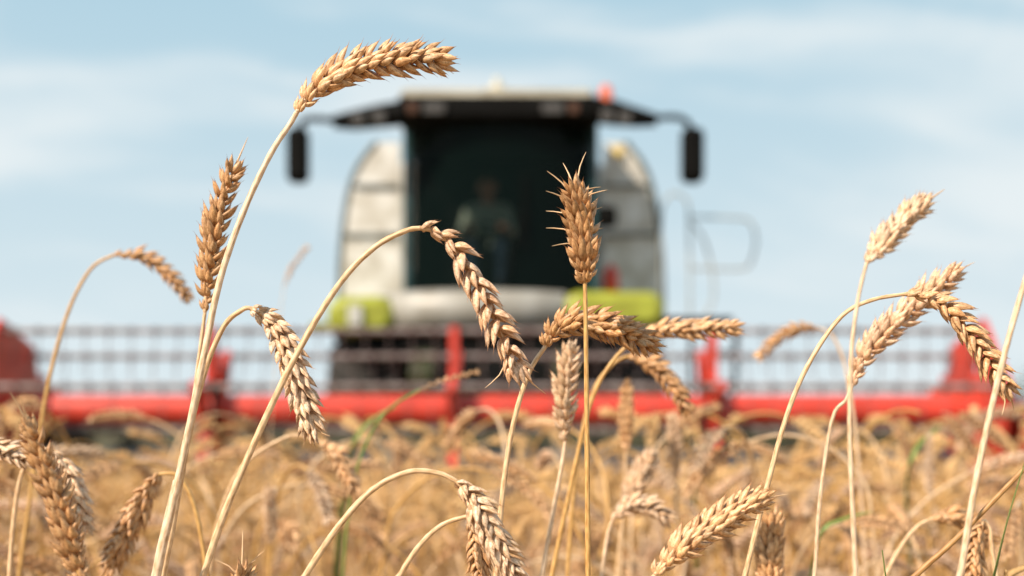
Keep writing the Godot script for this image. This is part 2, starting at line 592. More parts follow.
# one kind of field stalk in its own axes, root at the origin
func field_kind(k: int) -> Dictionary:
	var r := RandomNumberGenerator.new()
	r.seed = 500 + k * 31
	var h := r.randf_range(0.66, 0.76)
	var lean := Vector3(r.randf_range(-0.10, 0.10), 0, r.randf_range(-0.10, 0.10))
	var bend := deg_to_rad([18.0, 70.0, 110.0, 135.0, 95.0, 150.0, 40.0, 120.0, 85.0, 140.0, 8.0, 105.0, 60.0, 128.0][k % 14])
	var dirn := Vector3(1, 0, 0).rotated(Vector3.UP, r.randf() * TAU)
	var pts := []
	for i in 7:
		var t := i / 6.0
		pts.append(Vector3(0, h * t, 0) + lean * t * t)
	var p: Vector3 = pts[6]
	var T: Vector3 = (pts[6] - pts[5]).normalized()
	var axis := T.cross(dirn).normalized()
	for i in 6:
		T = T.rotated(axis, bend * 0.72 / 6.0)
		p += T * 0.024
		pts.append(p)
	var ear := [p]
	for i in 6:
		T = T.rotated(axis, bend * 0.34 / 6.0)
		p += T * r.randf_range(0.0125, 0.0155)
		ear.append(p)
	var tops := 0.0
	for q in pts + ear: tops = maxf(tops, q.y)
	var lf := []
	var lh := r.randf_range(0.45, 0.9)
	var l0: Vector3 = Vector3(0, h * lh, 0) + lean * lh * lh
	var ld := Vector3(1, 0, 0).rotated(Vector3.UP, r.randf() * TAU)
	for i in 7:
		var t := i / 6.0
		lf.append(l0 + ld * 0.16 * t + Vector3(0, 0.10 * t - 0.24 * t * t, 0))
	var stem_st := start()
	var col := Color(1.0, 0.98, 0.92) * r.randf_range(0.85, 1.1)
	stem_st.set_color(col)
	var rads := []
	for i in pts.size(): rads.append(lerpf(0.0022, 0.0013, float(i) / pts.size()))
	tube(stem_st, spline(pts, 2), rads + rads, 6)
	var ear_st := start()
	var er := RandomNumberGenerator.new()
	er.seed = 77 + k
	for xf in ear_places(spline(ear, 3), 18, 0.93, r.randf() * 180.0, er, Vector3.BACK):
		ear_st.append_from(husk_lib_far[er.randi() % husk_lib_far.size()], 0, xf)
	ear_st.index()
	var leaf_st := start()
	blade(leaf_st, lf, 0.0042, 2.5)
	return {"stem": finish(stem_st), "ear": ear_st.commit(), "leaf": finish(leaf_st), "top": tops, "h": h}

func hero_specs() -> Array:
	return [
		{"label": "tallest wheat stalk, its ear bowed over the cab's mirror arm", "stem": [[150, 600], [157, 568], [180, 470], [203, 360], [220, 280], [243, 213], [270, 155], [290, 124]], "ear": [[297, 112], [314, 90], [345, 71], [385, 60], [420, 58], [450, 62]], "d": 0.67, "d1": 0.69, "d2": 0.70, "roll": 42.0, "n": 22, "s": 1.2, "husk": "husk_gold", "straw": "straw_pale", "r": 0.0023, "sheath": 0.80, "awns": [[458, 56, 0.9], [454, 74, 0.85]]},
		{"label": "upright wheat ear just left of the tallest stalk, pressed close to it", "stem": [[160, 600], [170, 540], [188, 440], [200, 350]], "ear": [[205, 312], [208, 275], [214, 232], [225, 192], [238, 160]], "d": 0.74, "roll": 40.0, "n": 20, "s": 1.08, "husk": "husk_brown", "straw": "straw", "r": 0.0017, "awns": [[248, 137, 0.95]]},
		{"label": "wheat ear hanging down in front of the dark red reel star", "stem": [[160, 600], [172, 530], [190, 430], [206, 368], [224, 326], [242, 310]], "ear": [[250, 308], [272, 322], [289, 355], [302, 398], [316, 440]], "d": 0.72, "d1": 0.70, "d2": 0.70, "roll": 70.0, "n": 20, "s": 1.05, "husk": "husk_pale", "straw": "straw", "awns": [[303, 446, 0.85], [296, 435, 0.8], [330, 436, 0.9]]},
		{"label": "wheat ear drooping across the windscreen on a long arched stem", "stem": [[195, 600], [203, 576], [225, 512], [260, 430], [300, 348], [340, 283], [375, 247], [405, 231]], "ear": [[420, 228], [438, 233], [458, 253], [480, 290], [499, 328], [521, 378]], "d": 0.66, "d1": 0.67, "d2": 0.68, "roll": -14.0, "n": 18, "s": 1.16, "husk": "husk_pink", "straw": "straw", "r": 0.0022, "awns": [[485, 388, 0.86], [546, 394, 0.92], [521, 394, 0.92]]},
		{"label": "upright bristly wheat ear standing alone in front of the windscreen", "stem": [[588, 620], [588, 576], [587, 440], [586, 340]], "ear": [[585, 284], [584, 255], [580, 218], [574, 182]], "d": 0.68, "roll": 74.0, "open": 13.0, "n": 17, "s": 1.08, "husk": "husk_brown", "straw": "straw_gold", "r": 0.0019, "awns": [[586, 152, 0.92], [563, 163, 0.9], [547, 171, 0.8], [546, 191, 0.72], [546, 211, 0.6], [601, 187, 0.85], [607, 190, 0.78], [602, 207, 0.6], [546, 228, 0.45], [603, 228, 0.45], [552, 246, 0.35]]},
		{"label": "wheat ear curving right behind the bristly ear's thin stem", "stem": [[494, 600], [502, 500], [512, 430], [528, 375]], "ear": [[545, 347], [556, 329], [580, 321], [612, 327], [636, 337], [658, 347]], "d": 0.72, "roll": 50.0, "open": 7.0, "n": 20, "s": 1.05, "husk": "husk_brown", "straw": "straw", "awns": [[668, 346, 0.94], [660, 356, 0.9], [638, 322, 0.6]]},
		{"label": "level wheat ear pointing right towards the red reel star", "stem": [[548, 600], [570, 490], [590, 405], [612, 362]], "ear": [[636, 338], [662, 330], [700, 328], [738, 328]], "d": 0.88, "roll": 20.0, "n": 18, "s": 1.05, "husk": "husk_gold", "straw": "straw_gold"},
		{"label": "blurred wheat ear drooping below the level one", "stem": [[566, 600], [576, 470], [592, 395], [612, 365]], "ear": [[628, 356], [652, 364], [672, 384], [689, 412]], "d": 1.0, "roll": 30.0, "n": 17, "s": 1.05, "husk": "husk_brown", "straw": "straw_gold"},
		{"label": "pale upright wheat ear beneath the right-curving ear", "stem": [[538, 610], [550, 530], [561, 470]], "ear": [[565, 442], [564, 410], [566, 380], [571, 344]], "d": 0.84, "roll": 30.0, "n": 17, "s": 1.0, "husk": "husk_pale", "straw": "straw_pale"},
		{"label": "small upright wheat ear in front of the red reel tube", "stem": [[618, 620], [624, 500]], "ear": [[626, 452], [626, 420], [627, 382]], "d": 1.2, "roll": 60.0, "n": 16, "s": 0.95, "husk": "husk_gold", "straw": "straw"},
		{"label": "wheat ear hanging to the bottom edge on a wide low arch", "stem": [[292, 600], [305, 576], [338, 527], [372, 490], [408, 472], [438, 473]], "ear": [[456, 481], [470, 495], [484, 520], [500, 550], [516, 582]], "d": 0.66, "roll": -30.0, "n": 19, "s": 1.08, "husk": "husk_pale", "straw": "straw"},
		{"label": "wheat ear under the low arch, hanging behind its neighbour", "stem": [[390, 600], [402, 572], [420, 545], [442, 525]], "ear": [[468, 516], [476, 535], [479, 560], [481, 590]], "d": 0.72, "roll": 20.0, "n": 17, "s": 0.9, "husk": "husk_brown", "straw": "straw"},
		{"label": "wheat ear slanting up from the bottom edge to the arched stem's foot", "stem": [[626, 640], [640, 596]], "ear": [[655, 575], [672, 556], [700, 533], [735, 512], [769, 497]], "d": 0.64, "d1": 0.65, "d2": 0.67, "roll": 35.0, "n": 19, "s": 1.06, "husk": "husk_gold", "straw": "straw", "awns": [[789, 494, 0.93], [774, 490, 0.9]]},
		{"label": "highest wheat ear at the right, pale and slanting up on a thin straight stem", "stem": [[857, 620], [854, 540], [850, 440], [851, 360], [858, 300]], "ear": [[867, 262], [884, 242], [904, 220], [927, 201]], "d": 0.58, "d1": 0.58, "d2": 0.59, "roll": 30.0, "n": 17, "s": 0.78, "husk": "husk_pale", "straw": "straw_pale", "r": 0.0014, "awns": [[945, 189, 0.93]]},
		{"label": "wheat ear drooping right on the tall arch in front of the lit reel end", "stem": [[737, 610], [745, 576], [765, 495], [788, 412], [812, 358], [842, 316], [872, 300]], "ear": [[906, 294], [938, 300], [966, 327], [990, 362], [1013, 398]], "d": 0.70, "roll": 15.0, "n": 20, "s": 1.02, "husk": "husk_gold", "straw": "straw", "r": 0.0018, "awns": [[1014, 410, 0.93], [1002, 415, 0.9]]},
		{"label": "wheat ear rising right from a bent neck beside the thin straight stem", "stem": [[810, 620], [815, 570], [820, 500], [832, 420], [846, 400]], "ear": [[852, 386], [860, 362], [880, 335], [915, 305], [962, 267]], "d": 0.79, "d1": 0.78, "d2": 0.78, "roll": 25.0, "n": 21, "s": 1.15, "husk": "husk_pink", "straw": "straw_pale", "r": 0.0016, "awns": [[975, 262, 0.93]]},
		{"label": "thick straw crossing the right edge, its ear above the picture", "stem": [[952, 620], [962, 565], [976, 480], [1000, 372], [1026, 278], [1048, 215]], "ear": [[1056, 195], [1072, 160], [1096, 120], [1130, 90]], "d": 0.60, "roll": 20.0, "n": 18, "s": 1.0, "husk": "husk_gold", "straw": "straw_pale", "r": 0.0019},
		{"label": "large wheat ear leaning left in the lower left corner", "stem": [[110, 700], [98, 640]], "ear": [[88, 600], [74, 555], [54, 490], [25, 416]], "d": 0.60, "roll": 60.0, "n": 23, "s": 0.92, "husk": "husk_brown", "straw": "straw_gold", "awns": [[10, 392, 0.95], [20, 396, 0.92]]},
		{"label": "wheat ear hanging right behind the large leaning corner ear", "stem": [[8, 620], [12, 540], [20, 480], [36, 452]], "ear": [[54, 450], [68, 470], [78, 498], [86, 532]], "d": 0.84, "roll": 10.0, "n": 16, "s": 0.95, "husk": "husk_pale", "straw": "straw"},
		{"label": "wheat ear lying level at the left edge", "stem": [[-70, 620], [-66, 520], [-56, 462]], "ear": [[-46, 450], [-20, 446], [8, 452], [38, 462]], "d": 0.80, "roll": 10.0, "n": 16, "s": 0.95, "husk": "husk_pale", "straw": "straw"},
		{"label": "soft brown wheat ear drooping left, right of the corner ear", "stem": [[212, 620], [205, 560], [194, 505], [178, 476]], "ear": [[160, 474], [146, 494], [128, 530], [106, 574]], "d": 0.86, "roll": 40.0, "n": 18, "s": 1.15, "husk": "husk_brown", "straw": "straw_gold"},
		{"label": "blurred arched wheat ear against open sky at the left", "stem": [[10, 640], [24, 540], [45, 400], [66, 318], [90, 270]], "ear": [[114, 255], [142, 256], [168, 272], [191, 302]], "d": 1.06, "roll": 20.0, "n": 18, "s": 0.95, "husk": "husk_brown", "straw": "straw_gold"},
		{"label": "blurred wheat ear dipping left above the reel bars at the right", "stem": [[868, 640], [860, 480], [848, 380], [834, 338]], "ear": [[818, 328], [796, 329], [774, 342], [757, 358]], "d": 1.3, "roll": 20.0, "n": 17, "s": 0.95, "husk": "husk_gold", "straw": "straw_pale"},
		{"label": "faint thin wheat ear in the sky left of the cab", "stem": [[262, 700], [268, 480], [278, 340]], "ear": [[284, 286], [292, 268], [300, 256], [309, 246]], "d": 1.9, "roll": 0.0, "n": 14, "s": 0.7, "husk": "husk_pale", "straw": "straw_pale", "r": 0.001},
		{"label": "wheat stalk with arched ear near the lower right corner", "stem": [[872, 630], [884, 580], [902, 545], [918, 526]], "ear": [[932, 519], [950, 517], [970, 524], [988, 540]], "d": 0.92, "roll": 20.0, "n": 17, "s": 1.05, "husk": "husk_brown", "straw": "straw"},
		{"label": "brown straw slanting across the lower right corner", "stem": [[860, 630], [915, 576], [955, 540], [1000, 494], [1040, 452]], "ear": [[1060, 428], [1090, 408], [1120, 400], [1150, 405]], "d": 0.66, "roll": 0.0, "n": 18, "s": 1.0, "husk": "husk_brown", "straw": "straw_brown", "r": 0.0019},
		{"label": "broad blurred wheat ear at the bottom below the slanting ear's tip", "stem": [[776, 700], [774, 640]], "ear": [[772, 612], [770, 580], [770, 545], [773, 514]], "d": 0.83, "roll": 75.0, "n": 17, "s": 1.2, "husk": "husk_gold", "straw": "straw"},
		{"label": "blurred wheat ear bowed to the right below the reel tube's middle", "stem": [[594, 640], [602, 576], [607, 538]], "ear": [[612, 521], [628, 507], [648, 506], [668, 518]], "d": 0.95, "roll": 10.0, "n": 16, "s": 1.05, "husk": "husk_pale", "straw": "straw_pale"},
		{"label": "plump blurred wheat ear leaning right behind the bowed one", "stem": [[612, 640], [618, 560]], "ear": [[624, 512], [632, 492], [640, 474], [652, 456]], "d": 1.08, "roll": 40.0, "n": 15, "s": 1.2, "husk": "husk_pale", "straw": "straw"},
		{"label": "bristly wheat ear tip poking up at the bottom edge", "stem": [[246, 760], [246, 700]], "ear": [[246, 690], [245, 650], [243, 610], [242, 566]], "d": 0.68, "roll": 70.0, "n": 18, "s": 1.0, "husk": "husk_brown", "straw": "straw", "awns": [[243, 530, 0.95], [264, 551, 0.9], [215, 560, 0.9], [256, 560, 0.93]]},
		{"label": "blurred wheat ear hanging below the ear in front of the dark red star", "stem": [[205, 640], [214, 540], [240, 470], [280, 440], [302, 436]], "ear": [[320, 442], [335, 452], [346, 470], [356, 494]], "d": 1.02, "roll": 30.0, "n": 16, "s": 1.0, "husk": "husk_gold", "straw": "straw"},
		{"label": "blurred upright wheat ear left of the wide low arch", "stem": [[266, 660], [269, 590]], "ear": [[271, 545], [271, 520], [270, 490]], "d": 1.2, "roll": 30.0, "n": 15, "s": 0.95, "husk": "husk_pale", "straw": "straw_gold"},
		{"label": "blurred wheat ear upright between the tilted pale pair by the reel tube", "stem": [[678, 640], [677, 520]], "ear": [[676, 476], [675, 450], [672, 416]], "d": 1.25, "roll": 10.0, "n": 15, "s": 0.95, "husk": "husk_pale", "straw": "straw"},
		{"label": "wheat stalk with drooping ear right of the thick straw's foot", "stem": [[1004, 660], [1000, 600], [992, 552], [990, 530]], "ear": [[984, 520], [976, 540], [974, 565], [978, 596]], "d": 0.80, "roll": 30.0, "n": 16, "s": 1.0, "husk": "husk_brown", "straw": "straw"},
	]

func build_wheat() -> void:
	for k in 8: husk_lib.append(spikelet(40 + k, true))
	for k in 4: husk_lib_far.append(spikelet(90 + k, false))
	var specs := hero_specs()
	for k in specs.size(): wheat(specs[k], k)
	# the crop behind: nearest as individuals, the rest as one mass
	var kinds := []
	for k in 14: kinds.append(field_kind(k))
	var spots := []
	rng.seed = 4242
	var z := 1.22
	while z < 8.75:
		var half := z * 0.46 + 0.55
		var dens := 300.0 if z < 3.0 else 160.0
		var dz := 0.05
		var cnt := int(2.0 * half * dz * dens + rng.randf())
		for c in cnt:
			spots.append([z + rng.randf() * dz, rng.randf_range(-half, half)])
		z += dz
	for c in 1500:
		spots.append([rng.randf_range(8.8, 15.0), rng.randf_range(3.9, 8.0)])
	for c in 1500:
		spots.append([rng.randf_range(8.8, 15.0), rng.randf_range(-9.0, -4.15)])
	for c in 260:                       # lower straws round the feet of the tall ones
		spots.append([rng.randf_range(0.5, 1.2), rng.randf_range(-0.9, 0.9)])
	spots.sort_custom(func(a, b): return a[0] < b[0])
	var per := {}
	for k in 14: per[k] = []
	var singles := 0
	var husks := ["husk_gold", "husk_pale", "husk_brown", "husk_gold", "husk_pink"]
	var straws := ["straw", "straw_gold", "straw_gold", "straw_pale"]
	for s in spots:
		var k: int = rng.randi() % 14
		var d: float = s[0]
		var far := clampf((d - 2.0) / 4.0, 0.0, 1.0)
		var top := lerpf(0.725, 0.53, far) + rng.randfn(0.0, 0.05)
		if rng.randf() < lerpf(0.25, 0.0, far): top += rng.randf_range(0.06, 0.14)
		top = clampf(top, 0.5, 0.885) if d > 1.21 else 0.80 - 0.125 * d - rng.randf() * 0.12
		var sc: float = top / kinds[k].top
		var b := Basis(Vector3.UP, rng.randf() * TAU) * Basis(Vector3.RIGHT, rng.randfn(0.0, 0.05))
		var xf := Transform3D(b.scaled_local(Vector3(1, sc, 1)), Vector3(s[1], 0, -d))
		if d < 8.0: xf.basis = b * sc
		if singles < 258 and d > 1.21 and absf(s[1]) < d * 0.44 + 0.04:
			singles += 1
			var t := thing("wheat_stalk", "out of focus ripe wheat stalk in the thick crop just behind the sharp ears", "wheat stalk", Vector3.ZERO, "wheat stalks of the blurred crop")
			t.transform = xf
			put("stem", kinds[k].stem, M[straws[rng.randi() % 4]], t)
			put("ear", kinds[k].ear, M[husks[rng.randi() % 5]], t)
			if rng.randf() < 0.4: put("leaf", kinds[k].leaf, M.blade_dry, t)
		else:
			per[k].append(xf)
	var mass := Node3D.new()
	mass.name = "wheat_crop"
	add_child(mass, true)
	mass.set_meta("kind", "stuff")
	mass.set_meta("label", "dense mass of ripe golden wheat reaching back to the combine's header")
	mass.set_meta("category", "wheat crop")
	for k in 14:
		for piece in [["ears", kinds[k].ear, M.field], ["stems", kinds[k].stem, M.straw_pale if k % 2 == 0 else M.straw_gold], ["leaves", kinds[k].leaf, M.blade_dry]]:
			var mm := MultiMesh.new()
			mm.transform_format = MultiMesh.TRANSFORM_3D
			mm.mesh = piece[1]
			var list: Array = per[k]
			if piece[0] == "stems":                # straws whose ears have broken off
				var more := []
				for x in list:
					if fmod(absf(x.origin.x) * 613.0, 1.0) < 0.6:
						more.append(Transform3D(x.basis.rotated(Vector3.UP, 2.0), x.origin + Vector3(0.03, 0, 0.02)))
				list = list + more
			if piece[0] == "leaves": list = list.filter(func(x): return fmod(absf(x.origin.x) * 977.0, 1.0) < 0.55)
			mm.instance_count = list.size()
			for i in list.size(): mm.set_instance_transform(i, list[i])
			var mi := MultiMeshInstance3D.new()
			mi.name = "wheat_" + piece[0]
			mi.multimesh = mm
			mi.material_override = piece[2]
			mi.set_meta("kind", "stuff")
			mass.add_child(mi, true)

func build_grasses() -> void:
	# a few green blades and grass stalks among the wheat
	var list := [
		["green grass blade at the lower right corner", [[990, 600], [997, 560], [1010, 510], [1028, 452]], 0.64, "blade_green", 0.0018],
		["pale straw leaf lying at the bottom right edge", [[1000, 590], [1008, 576], [1022, 569], [1050, 560]], 0.60, "blade_dry", 0.0024],
		["green weed leaf below the reel tube at the left", [[330, 640], [345, 480], [362, 430], [398, 405]], 1.5, "blade_green", 0.006],
		["green weed leaf standing behind the pale ear pair", [[700, 640], [693, 500], [700, 455], [716, 430]], 1.6, "blade_green", 0.005],
		["yellow green leaf in front of the lit reel end", [[916, 640], [905, 500], [916, 450], [942, 425]], 1.5, "blade_green", 0.006],
		["green leaf among stems right of the slanting ear", [[800, 640], [818, 540], [842, 520], [872, 512]], 1.1, "blade_green", 0.003],
		["short green shoot at the bottom edge beside the arched ear", [[888, 620], [886, 585], [884, 566], [882, 550]], 0.70, "blade_green", 0.0012],
	]
	for g in list:
		var pts := []
		for p in g[1]: pts.append(place(p[0], p[1], g[2]))
		var full := rooted(pts)
		var base: Vector3 = full[0]
		for k in full.size(): full[k] -= base
		var st := start()
		blade(st, spline(full, 4), g[4] * 1.6, 1.2)
		obj("blade", st, M[g[3]], thing("grass_plant", g[0], "grass", base))
	# grass stalk with a narrow seed head
	var d := 1.15
	var pts := []
	for p in [[340, 620], [350, 500], [368, 440], [390, 408], [420, 390]]: pts.append(place(p[0], p[1], d))
	var full := rooted(pts)
	var base: Vector3 = full[0]
	for k in full.size(): full[k] -= base
	var t := thing("grass_stalk", "thin greenish grass stalk slanting up towards the drooping ear's tip", "grass", base)
	var st := start()
	tube(st, spline(full, 4), [0.0012], 7)
	obj("stem", st, M.blade_green, t)
	var head := []
	for p in [[420, 390], [445, 380], [482, 371]]: head.append(place(p[0], p[1], d) - base)
	var hs := start()
	var hr := RandomNumberGenerator.new()
	hr.seed = 5
	for xf in ear_places(spline(head, 5), 14, 0.42, 0.0, hr):
		hs.append_from(husk_lib_far[hr.randi() % 4], 0, xf)
	hs.index()
	put("seed_head", hs.commit(), M.husk_gold, t)

# ------------------------------------------------------------------ combine
func ring_rect(x0: float, x1: float, y0: float, y1: float, z: float, rad: float, seg := 4) -> Array:
	var out := []
	var cs := [[x1 - rad, y1 - rad, 0.0], [x0 + rad, y1 - rad, PI / 2], [x0 + rad, y0 + rad, PI], [x1 - rad, y0 + rad, PI * 1.5]]
	for c in cs:
		for i in seg + 1:
			var a: float = c[2] + PI / 2 * i / seg
			out.append(Vector3(c[0] + rad * cos(a), c[1] + rad * sin(a), z))
	return out

func rounded_box(st: SurfaceTool, x0: float, x1: float, y0: float, y1: float, zf: float, zb: float, rad: float, edge := 0.03) -> void:
	loft(st, [ring_rect(x0 + edge, x1 - edge, y0 + edge, y1 - edge, zf, maxf(rad - edge, 0.005)), ring_rect(x0 + edge * 0.3, x1 - edge * 0.3, y0 + edge * 0.3, y1 - edge * 0.3, zf - edge * 0.3, rad), ring_rect(x0, x1, y0, y1, zf - edge, rad), ring_rect(x0, x1, y0, y1, zb + edge, rad), ring_rect(x0 + edge, x1 - edge, y0 + edge, y1 - edge, zb, maxf(rad - edge, 0.005))])

func lamp(parent: Node, at: Vector3, w: float, h: float, m: Material) -> void:
	var st := start()
	rounded_box(st, at.x - w / 2, at.x + w / 2, at.y - h / 2, at.y + h / 2, at.z + 0.03, at.z - 0.03, 0.02, 0.008)
	obj("work_light", st, m, parent)

func build_combine() -> Node3D:
	var c := thing("combine_harvester", "lime green and white combine harvester with red cutting header facing the camera", "combine harvester", Vector3(-0.15, 0, -13.2))
	var o := -c.position
	var P := func(u: float, v: float, d: float) -> Vector3: return place(u, v, d) + o
	var X := func(u: float, d: float) -> float: return (u - 512.0) / FOC * d + o.x
	var Y := func(v: float, d: float) -> float: return CAM_H + (HOR - v) / FOC * d
	var Z := func(d: float) -> float: return -d + o.z
	# --- reel
	var rd := 9.6
	var ry: float = Y.call(410, rd)
	var rz: float = Z.call(rd)
	var xl: float = X.call(41, 10.2)
	var xr: float = X.call(945, 10.2)
	var R := 0.60
	var st := start()
	tube(st, [Vector3(xl, ry, rz), Vector3(xr, ry, rz)], [0.115], 28)
	var reel := obj("reel", st, M.red, c)
	var angs := []
	for k in 6: angs.append(deg_to_rad(15.0 + 60.0 * k))
	var off := func(a: float, r: float) -> Vector3: return Vector3(0, sin(a) * r, cos(a) * r)
	var sb := start()
	tube(sb, [Vector3(xl, 0, 0), Vector3(xr, 0, 0)], [0.021], 12)
	var bat_mesh := finish(sb)
	var stn := start()
	tube(stn, [Vector3(0, 0, 0), Vector3(0, -0.10, 0.012), Vector3(0, -0.20, 0.03), Vector3(0, -0.30, 0.075)], [0.005, 0.0045, 0.004, 0.003], 6)
	box(stn, Vector3(0, 0.0, 0), Vector3(0.05, 0.055, 0.055), 0.012)
	var tine_mesh := finish(stn)
	for a in angs:
		var q: Vector3 = Vector3(0, ry, rz) + off.call(a, R)
		put("bat", bat_mesh, M.bat, reel, Transform3D(Basis.IDENTITY, q))
		var x: float = xl + 0.09
		while x < xr - 0.05:
			put("tine", tine_mesh, M.tine, reel, Transform3D(Basis.IDENTITY, q + Vector3(x, 0, 0)))
			x += 0.172
	# stars that carry the bats
	for u in [215.0, 455.0, 709.0]:
		var sx: float = X.call(u, rd)
		var ss := start()
		lathe(ss, Vector3(sx - 0.03, ry, rz), Vector3.RIGHT, [[0, 0.10], [0, 0.19], [0.06, 0.19], [0.06, 0.10]], 28, false)
		for k in 6:
			var a: float = angs[k]
			var d: Vector3 = off.call(a, 1.0)
			var s2: Vector3 = off.call(a + PI / 2, 1.0)
			slab(ss, Vector3(sx, ry, rz), d, s2, [[0.10, -0.20], [R + 0.03, -0.035], [R + 0.03, 0.035], [0.10, 0.20]], 0.06, [[0.22, -0.085], [R - 0.16, -0.02], [R - 0.16, 0.02], [0.22, 0.085]])
			var p1: Vector3 = Vector3(sx, ry, rz) + off.call(a, R * 0.62)
			var p2: Vector3 = Vector3(sx, ry, rz) + off.call(angs[(k + 1) % 6], R * 0.62)
			bar(ss, p1, p2, 0.026, 8)
		obj("reel_star", ss, M.red, reel)
	# closed plates at the reel's ends
	for e in [[xl - 0.02, -1.0], [xr + 0.02, 1.0]]:
		var se := start()
		var outl := []
		var inn := []
		for k in 24:
			var a := TAU * k / 24.0 + deg_to_rad(15.0)
			var rr: float = R * (1.16 - 0.16 * absf(sin(a * 3.0 - deg_to_rad(45.0))))
			outl.append([cos(a) * rr, sin(a) * rr])
			inn.append([cos(a) * 0.07 + 0.05, sin(a) * 0.07 + 0.30])
		slab(se, Vector3(e[0], ry, rz), Vector3.BACK, Vector3.UP, outl, 0.035, inn if e[1] > 0 else [])
		obj("reel_end_plate", se, M.red, reel)
	# --- header
	var hz: float = Z.call(10.75)
	var hx0 := xl - 0.22
	var hx1 := xr + 0.22
	st = start()
	# floor and back bent from one sheet
	var prof := [[9.05, 0.14], [9.5, 0.13], [9.9, 0.17], [10.25, 0.27], [10.5, 0.45], [10.62, 0.7], [10.66, 1.0]]
	var rows := []
	for p in prof:
		rows.append([Vector3(hx0, p[1], Z.call(p[0])), Vector3(hx1, p[1], Z.call(p[0]))])
	var rows2 := []
	for p in prof:
		rows2.append([Vector3(hx0, p[1] - 0.02, Z.call(p[0] + 0.02)), Vector3(hx1, p[1] - 0.02, Z.call(p[0] + 0.02))])
	skin(st, rows, Vector3(0, 1, 0.6))
	skin(st, rows2, Vector3(0, -1, -0.6), 4)
	var header := obj("header_trough", st, M.olive, c)
	st = start()
	box(st, Vector3((hx0 + hx1) / 2, 1.075, hz - 0.02), Vector3(hx1 - hx0, 0.13, 0.16), 0.02)
	obj("top_beam", st, M.lime, header)
	st = start()
	box(st, Vector3((hx0 + hx1) / 2, 0.12, Z.call(9.02)), Vector3(hx1 - hx0, 0.05, 0.09), 0.008)
	var knife := obj("knife_bar", st, M.steel, header)
	var sf := start()
	slab(sf, Vector3.ZERO, Vector3.RIGHT, Vector3.BACK, [[-0.022, 0.0], [0.022, 0.0], [0.005, 0.11], [-0.005, 0.11]], 0.02)
	var finger := finish(sf)
	knife.name = "knife_bar"
	for k in 90:
		put("knife_finger", finger, M.steel, header, Transform3D(Basis.IDENTITY, Vector3(hx0 + 0.05 + k * (hx1 - hx0 - 0.1) / 89.0, 0.128, Z.call(8.98))))
	# auger with screw flights winding in to the middle
	st = start()
	var ay := 0.52
	var az: float = Z.call(10.12)
	tube(st, [Vector3(hx0 + 0.04, ay, az), Vector3(hx1 - 0.04, ay, az)], [0.17], 24)
	var auger := obj("auger", st, M.steel, header)
	for sgn in [-1.0, 1.0]:
		st = start()
		st.set_smooth_group(6)
		var cx := (hx0 + hx1) / 2
		var L := (hx1 - hx0) / 2 - 0.75
		var steps := 150
		for k in steps:
			var q := []
			for kk in [k, k + 1]:
				var t: float = float(kk) / steps
				var a: float = t * L / 0.52 * TAU
				var xx: float = cx + sgn * (0.68 + t * L)
				for r in [0.17, 0.31]:
					q.append(Vector3(xx, ay + sin(a) * r, az + cos(a) * r))
			quad(st, q[0], q[1], q[3], q[2], Vector3(-sgn, 0, 0))
		obj("auger_flight", st, M.steel, header)
	# side walls with pointed crop dividers
	for e in [[hx0, -1.0], [hx1, 1.0]]:
		st = start()
		slab(st, Vector3(e[0], 0, 0), Vector3.BACK, Vector3.UP, [[Z.call(10.85), 0.2], [Z.call(10.85), 1.30], [Z.call(10.1), 1.30], [Z.call(9.2), 1.04], [Z.call(8.75), 0.62], [Z.call(8.45), 0.12], [Z.call(9.0), 0.08]], 0.07)
		var w := obj("header_side_wall", st, M.red, header)
		w.name = "side_wall"
		st = start()
		tube(st, [Vector3(e[0], 0.16, Z.call(8.5)), Vector3(e[0], 0.55, Z.call(8.75)), Vector3(e[0], 0.92, Z.call(9.15)), Vector3(e[0], 1.02, Z.call(9.7))], [0.02, 0.035, 0.04, 0.03], 10)
		obj("divider_bar", st, M.red, header)
		# arm holding the reel
		st = start()
		box(st, Vector3(e[0] - e[1] * 0.10, 1.10, Z.call(10.15)), Vector3(0.08, 0.12, 1.35), 0.015, Basis(Vector3.RIGHT, 0.10))
		obj("reel_arm", st, M.red, header)
	# --- feeder house
	st = start()
	loft(st, [ring_rect(-0.72, 0.72, 0.3, 1.12, Z.call(10.72), 0.04), ring_rect(-0.72, 0.72, 0.55, 1.5, Z.call(11.5), 0.04), ring_rect(-0.72, 0.72, 1.1, 2.0, Z.call(13.0), 0.04)])
	var feeder := obj("feeder_house", st, M.graphite, c)
	for sx in [-0.62, 0.62]:
		st = start()
		box(st, Vector3(sx, 1.30, Z.call(11.05)), Vector3(0.2, 0.30, 0.5), 0.02, Basis(Vector3.RIGHT, 0.45))
		obj("coupling_bracket", st, M.olive, feeder)
	# --- wheels
	for wx in [-1.30, 1.30]:
		var hub := Vector3(wx, 0.94, 0.0)
		var sd := signf(wx)
		st = start()
		lathe(st, hub - Vector3(0.36, 0, 0), Vector3.RIGHT, [[0.06, 0.50], [0.0, 0.60], [0.0, 0.76], [0.05, 0.85], [0.14, 0.89], [0.36, 0.90], [0.58, 0.89], [0.67, 0.85], [0.72, 0.76], [0.72, 0.60], [0.66, 0.50]], 48)
		for k in 22:
			for s in [-1.0, 1.0]:
				var a := TAU * (k + (0.5 if s > 0 else 0.0)) / 22.0
				var b := Basis(Vector3.RIGHT, a) * Basis(Vector3.UP, s * 0.75)
				box(st, hub + Basis(Vector3.RIGHT, a) * Vector3(s * 0.17, 0.905, 0), Vector3(0.42, 0.07, 0.07), 0.012, b)
		var tyre_wheel := Node3D.new()
		tyre_wheel.name = "front_wheel"
		c.add_child(tyre_wheel, true)
		obj("tyre", st, M.rubber, tyre_wheel)
		st = start()
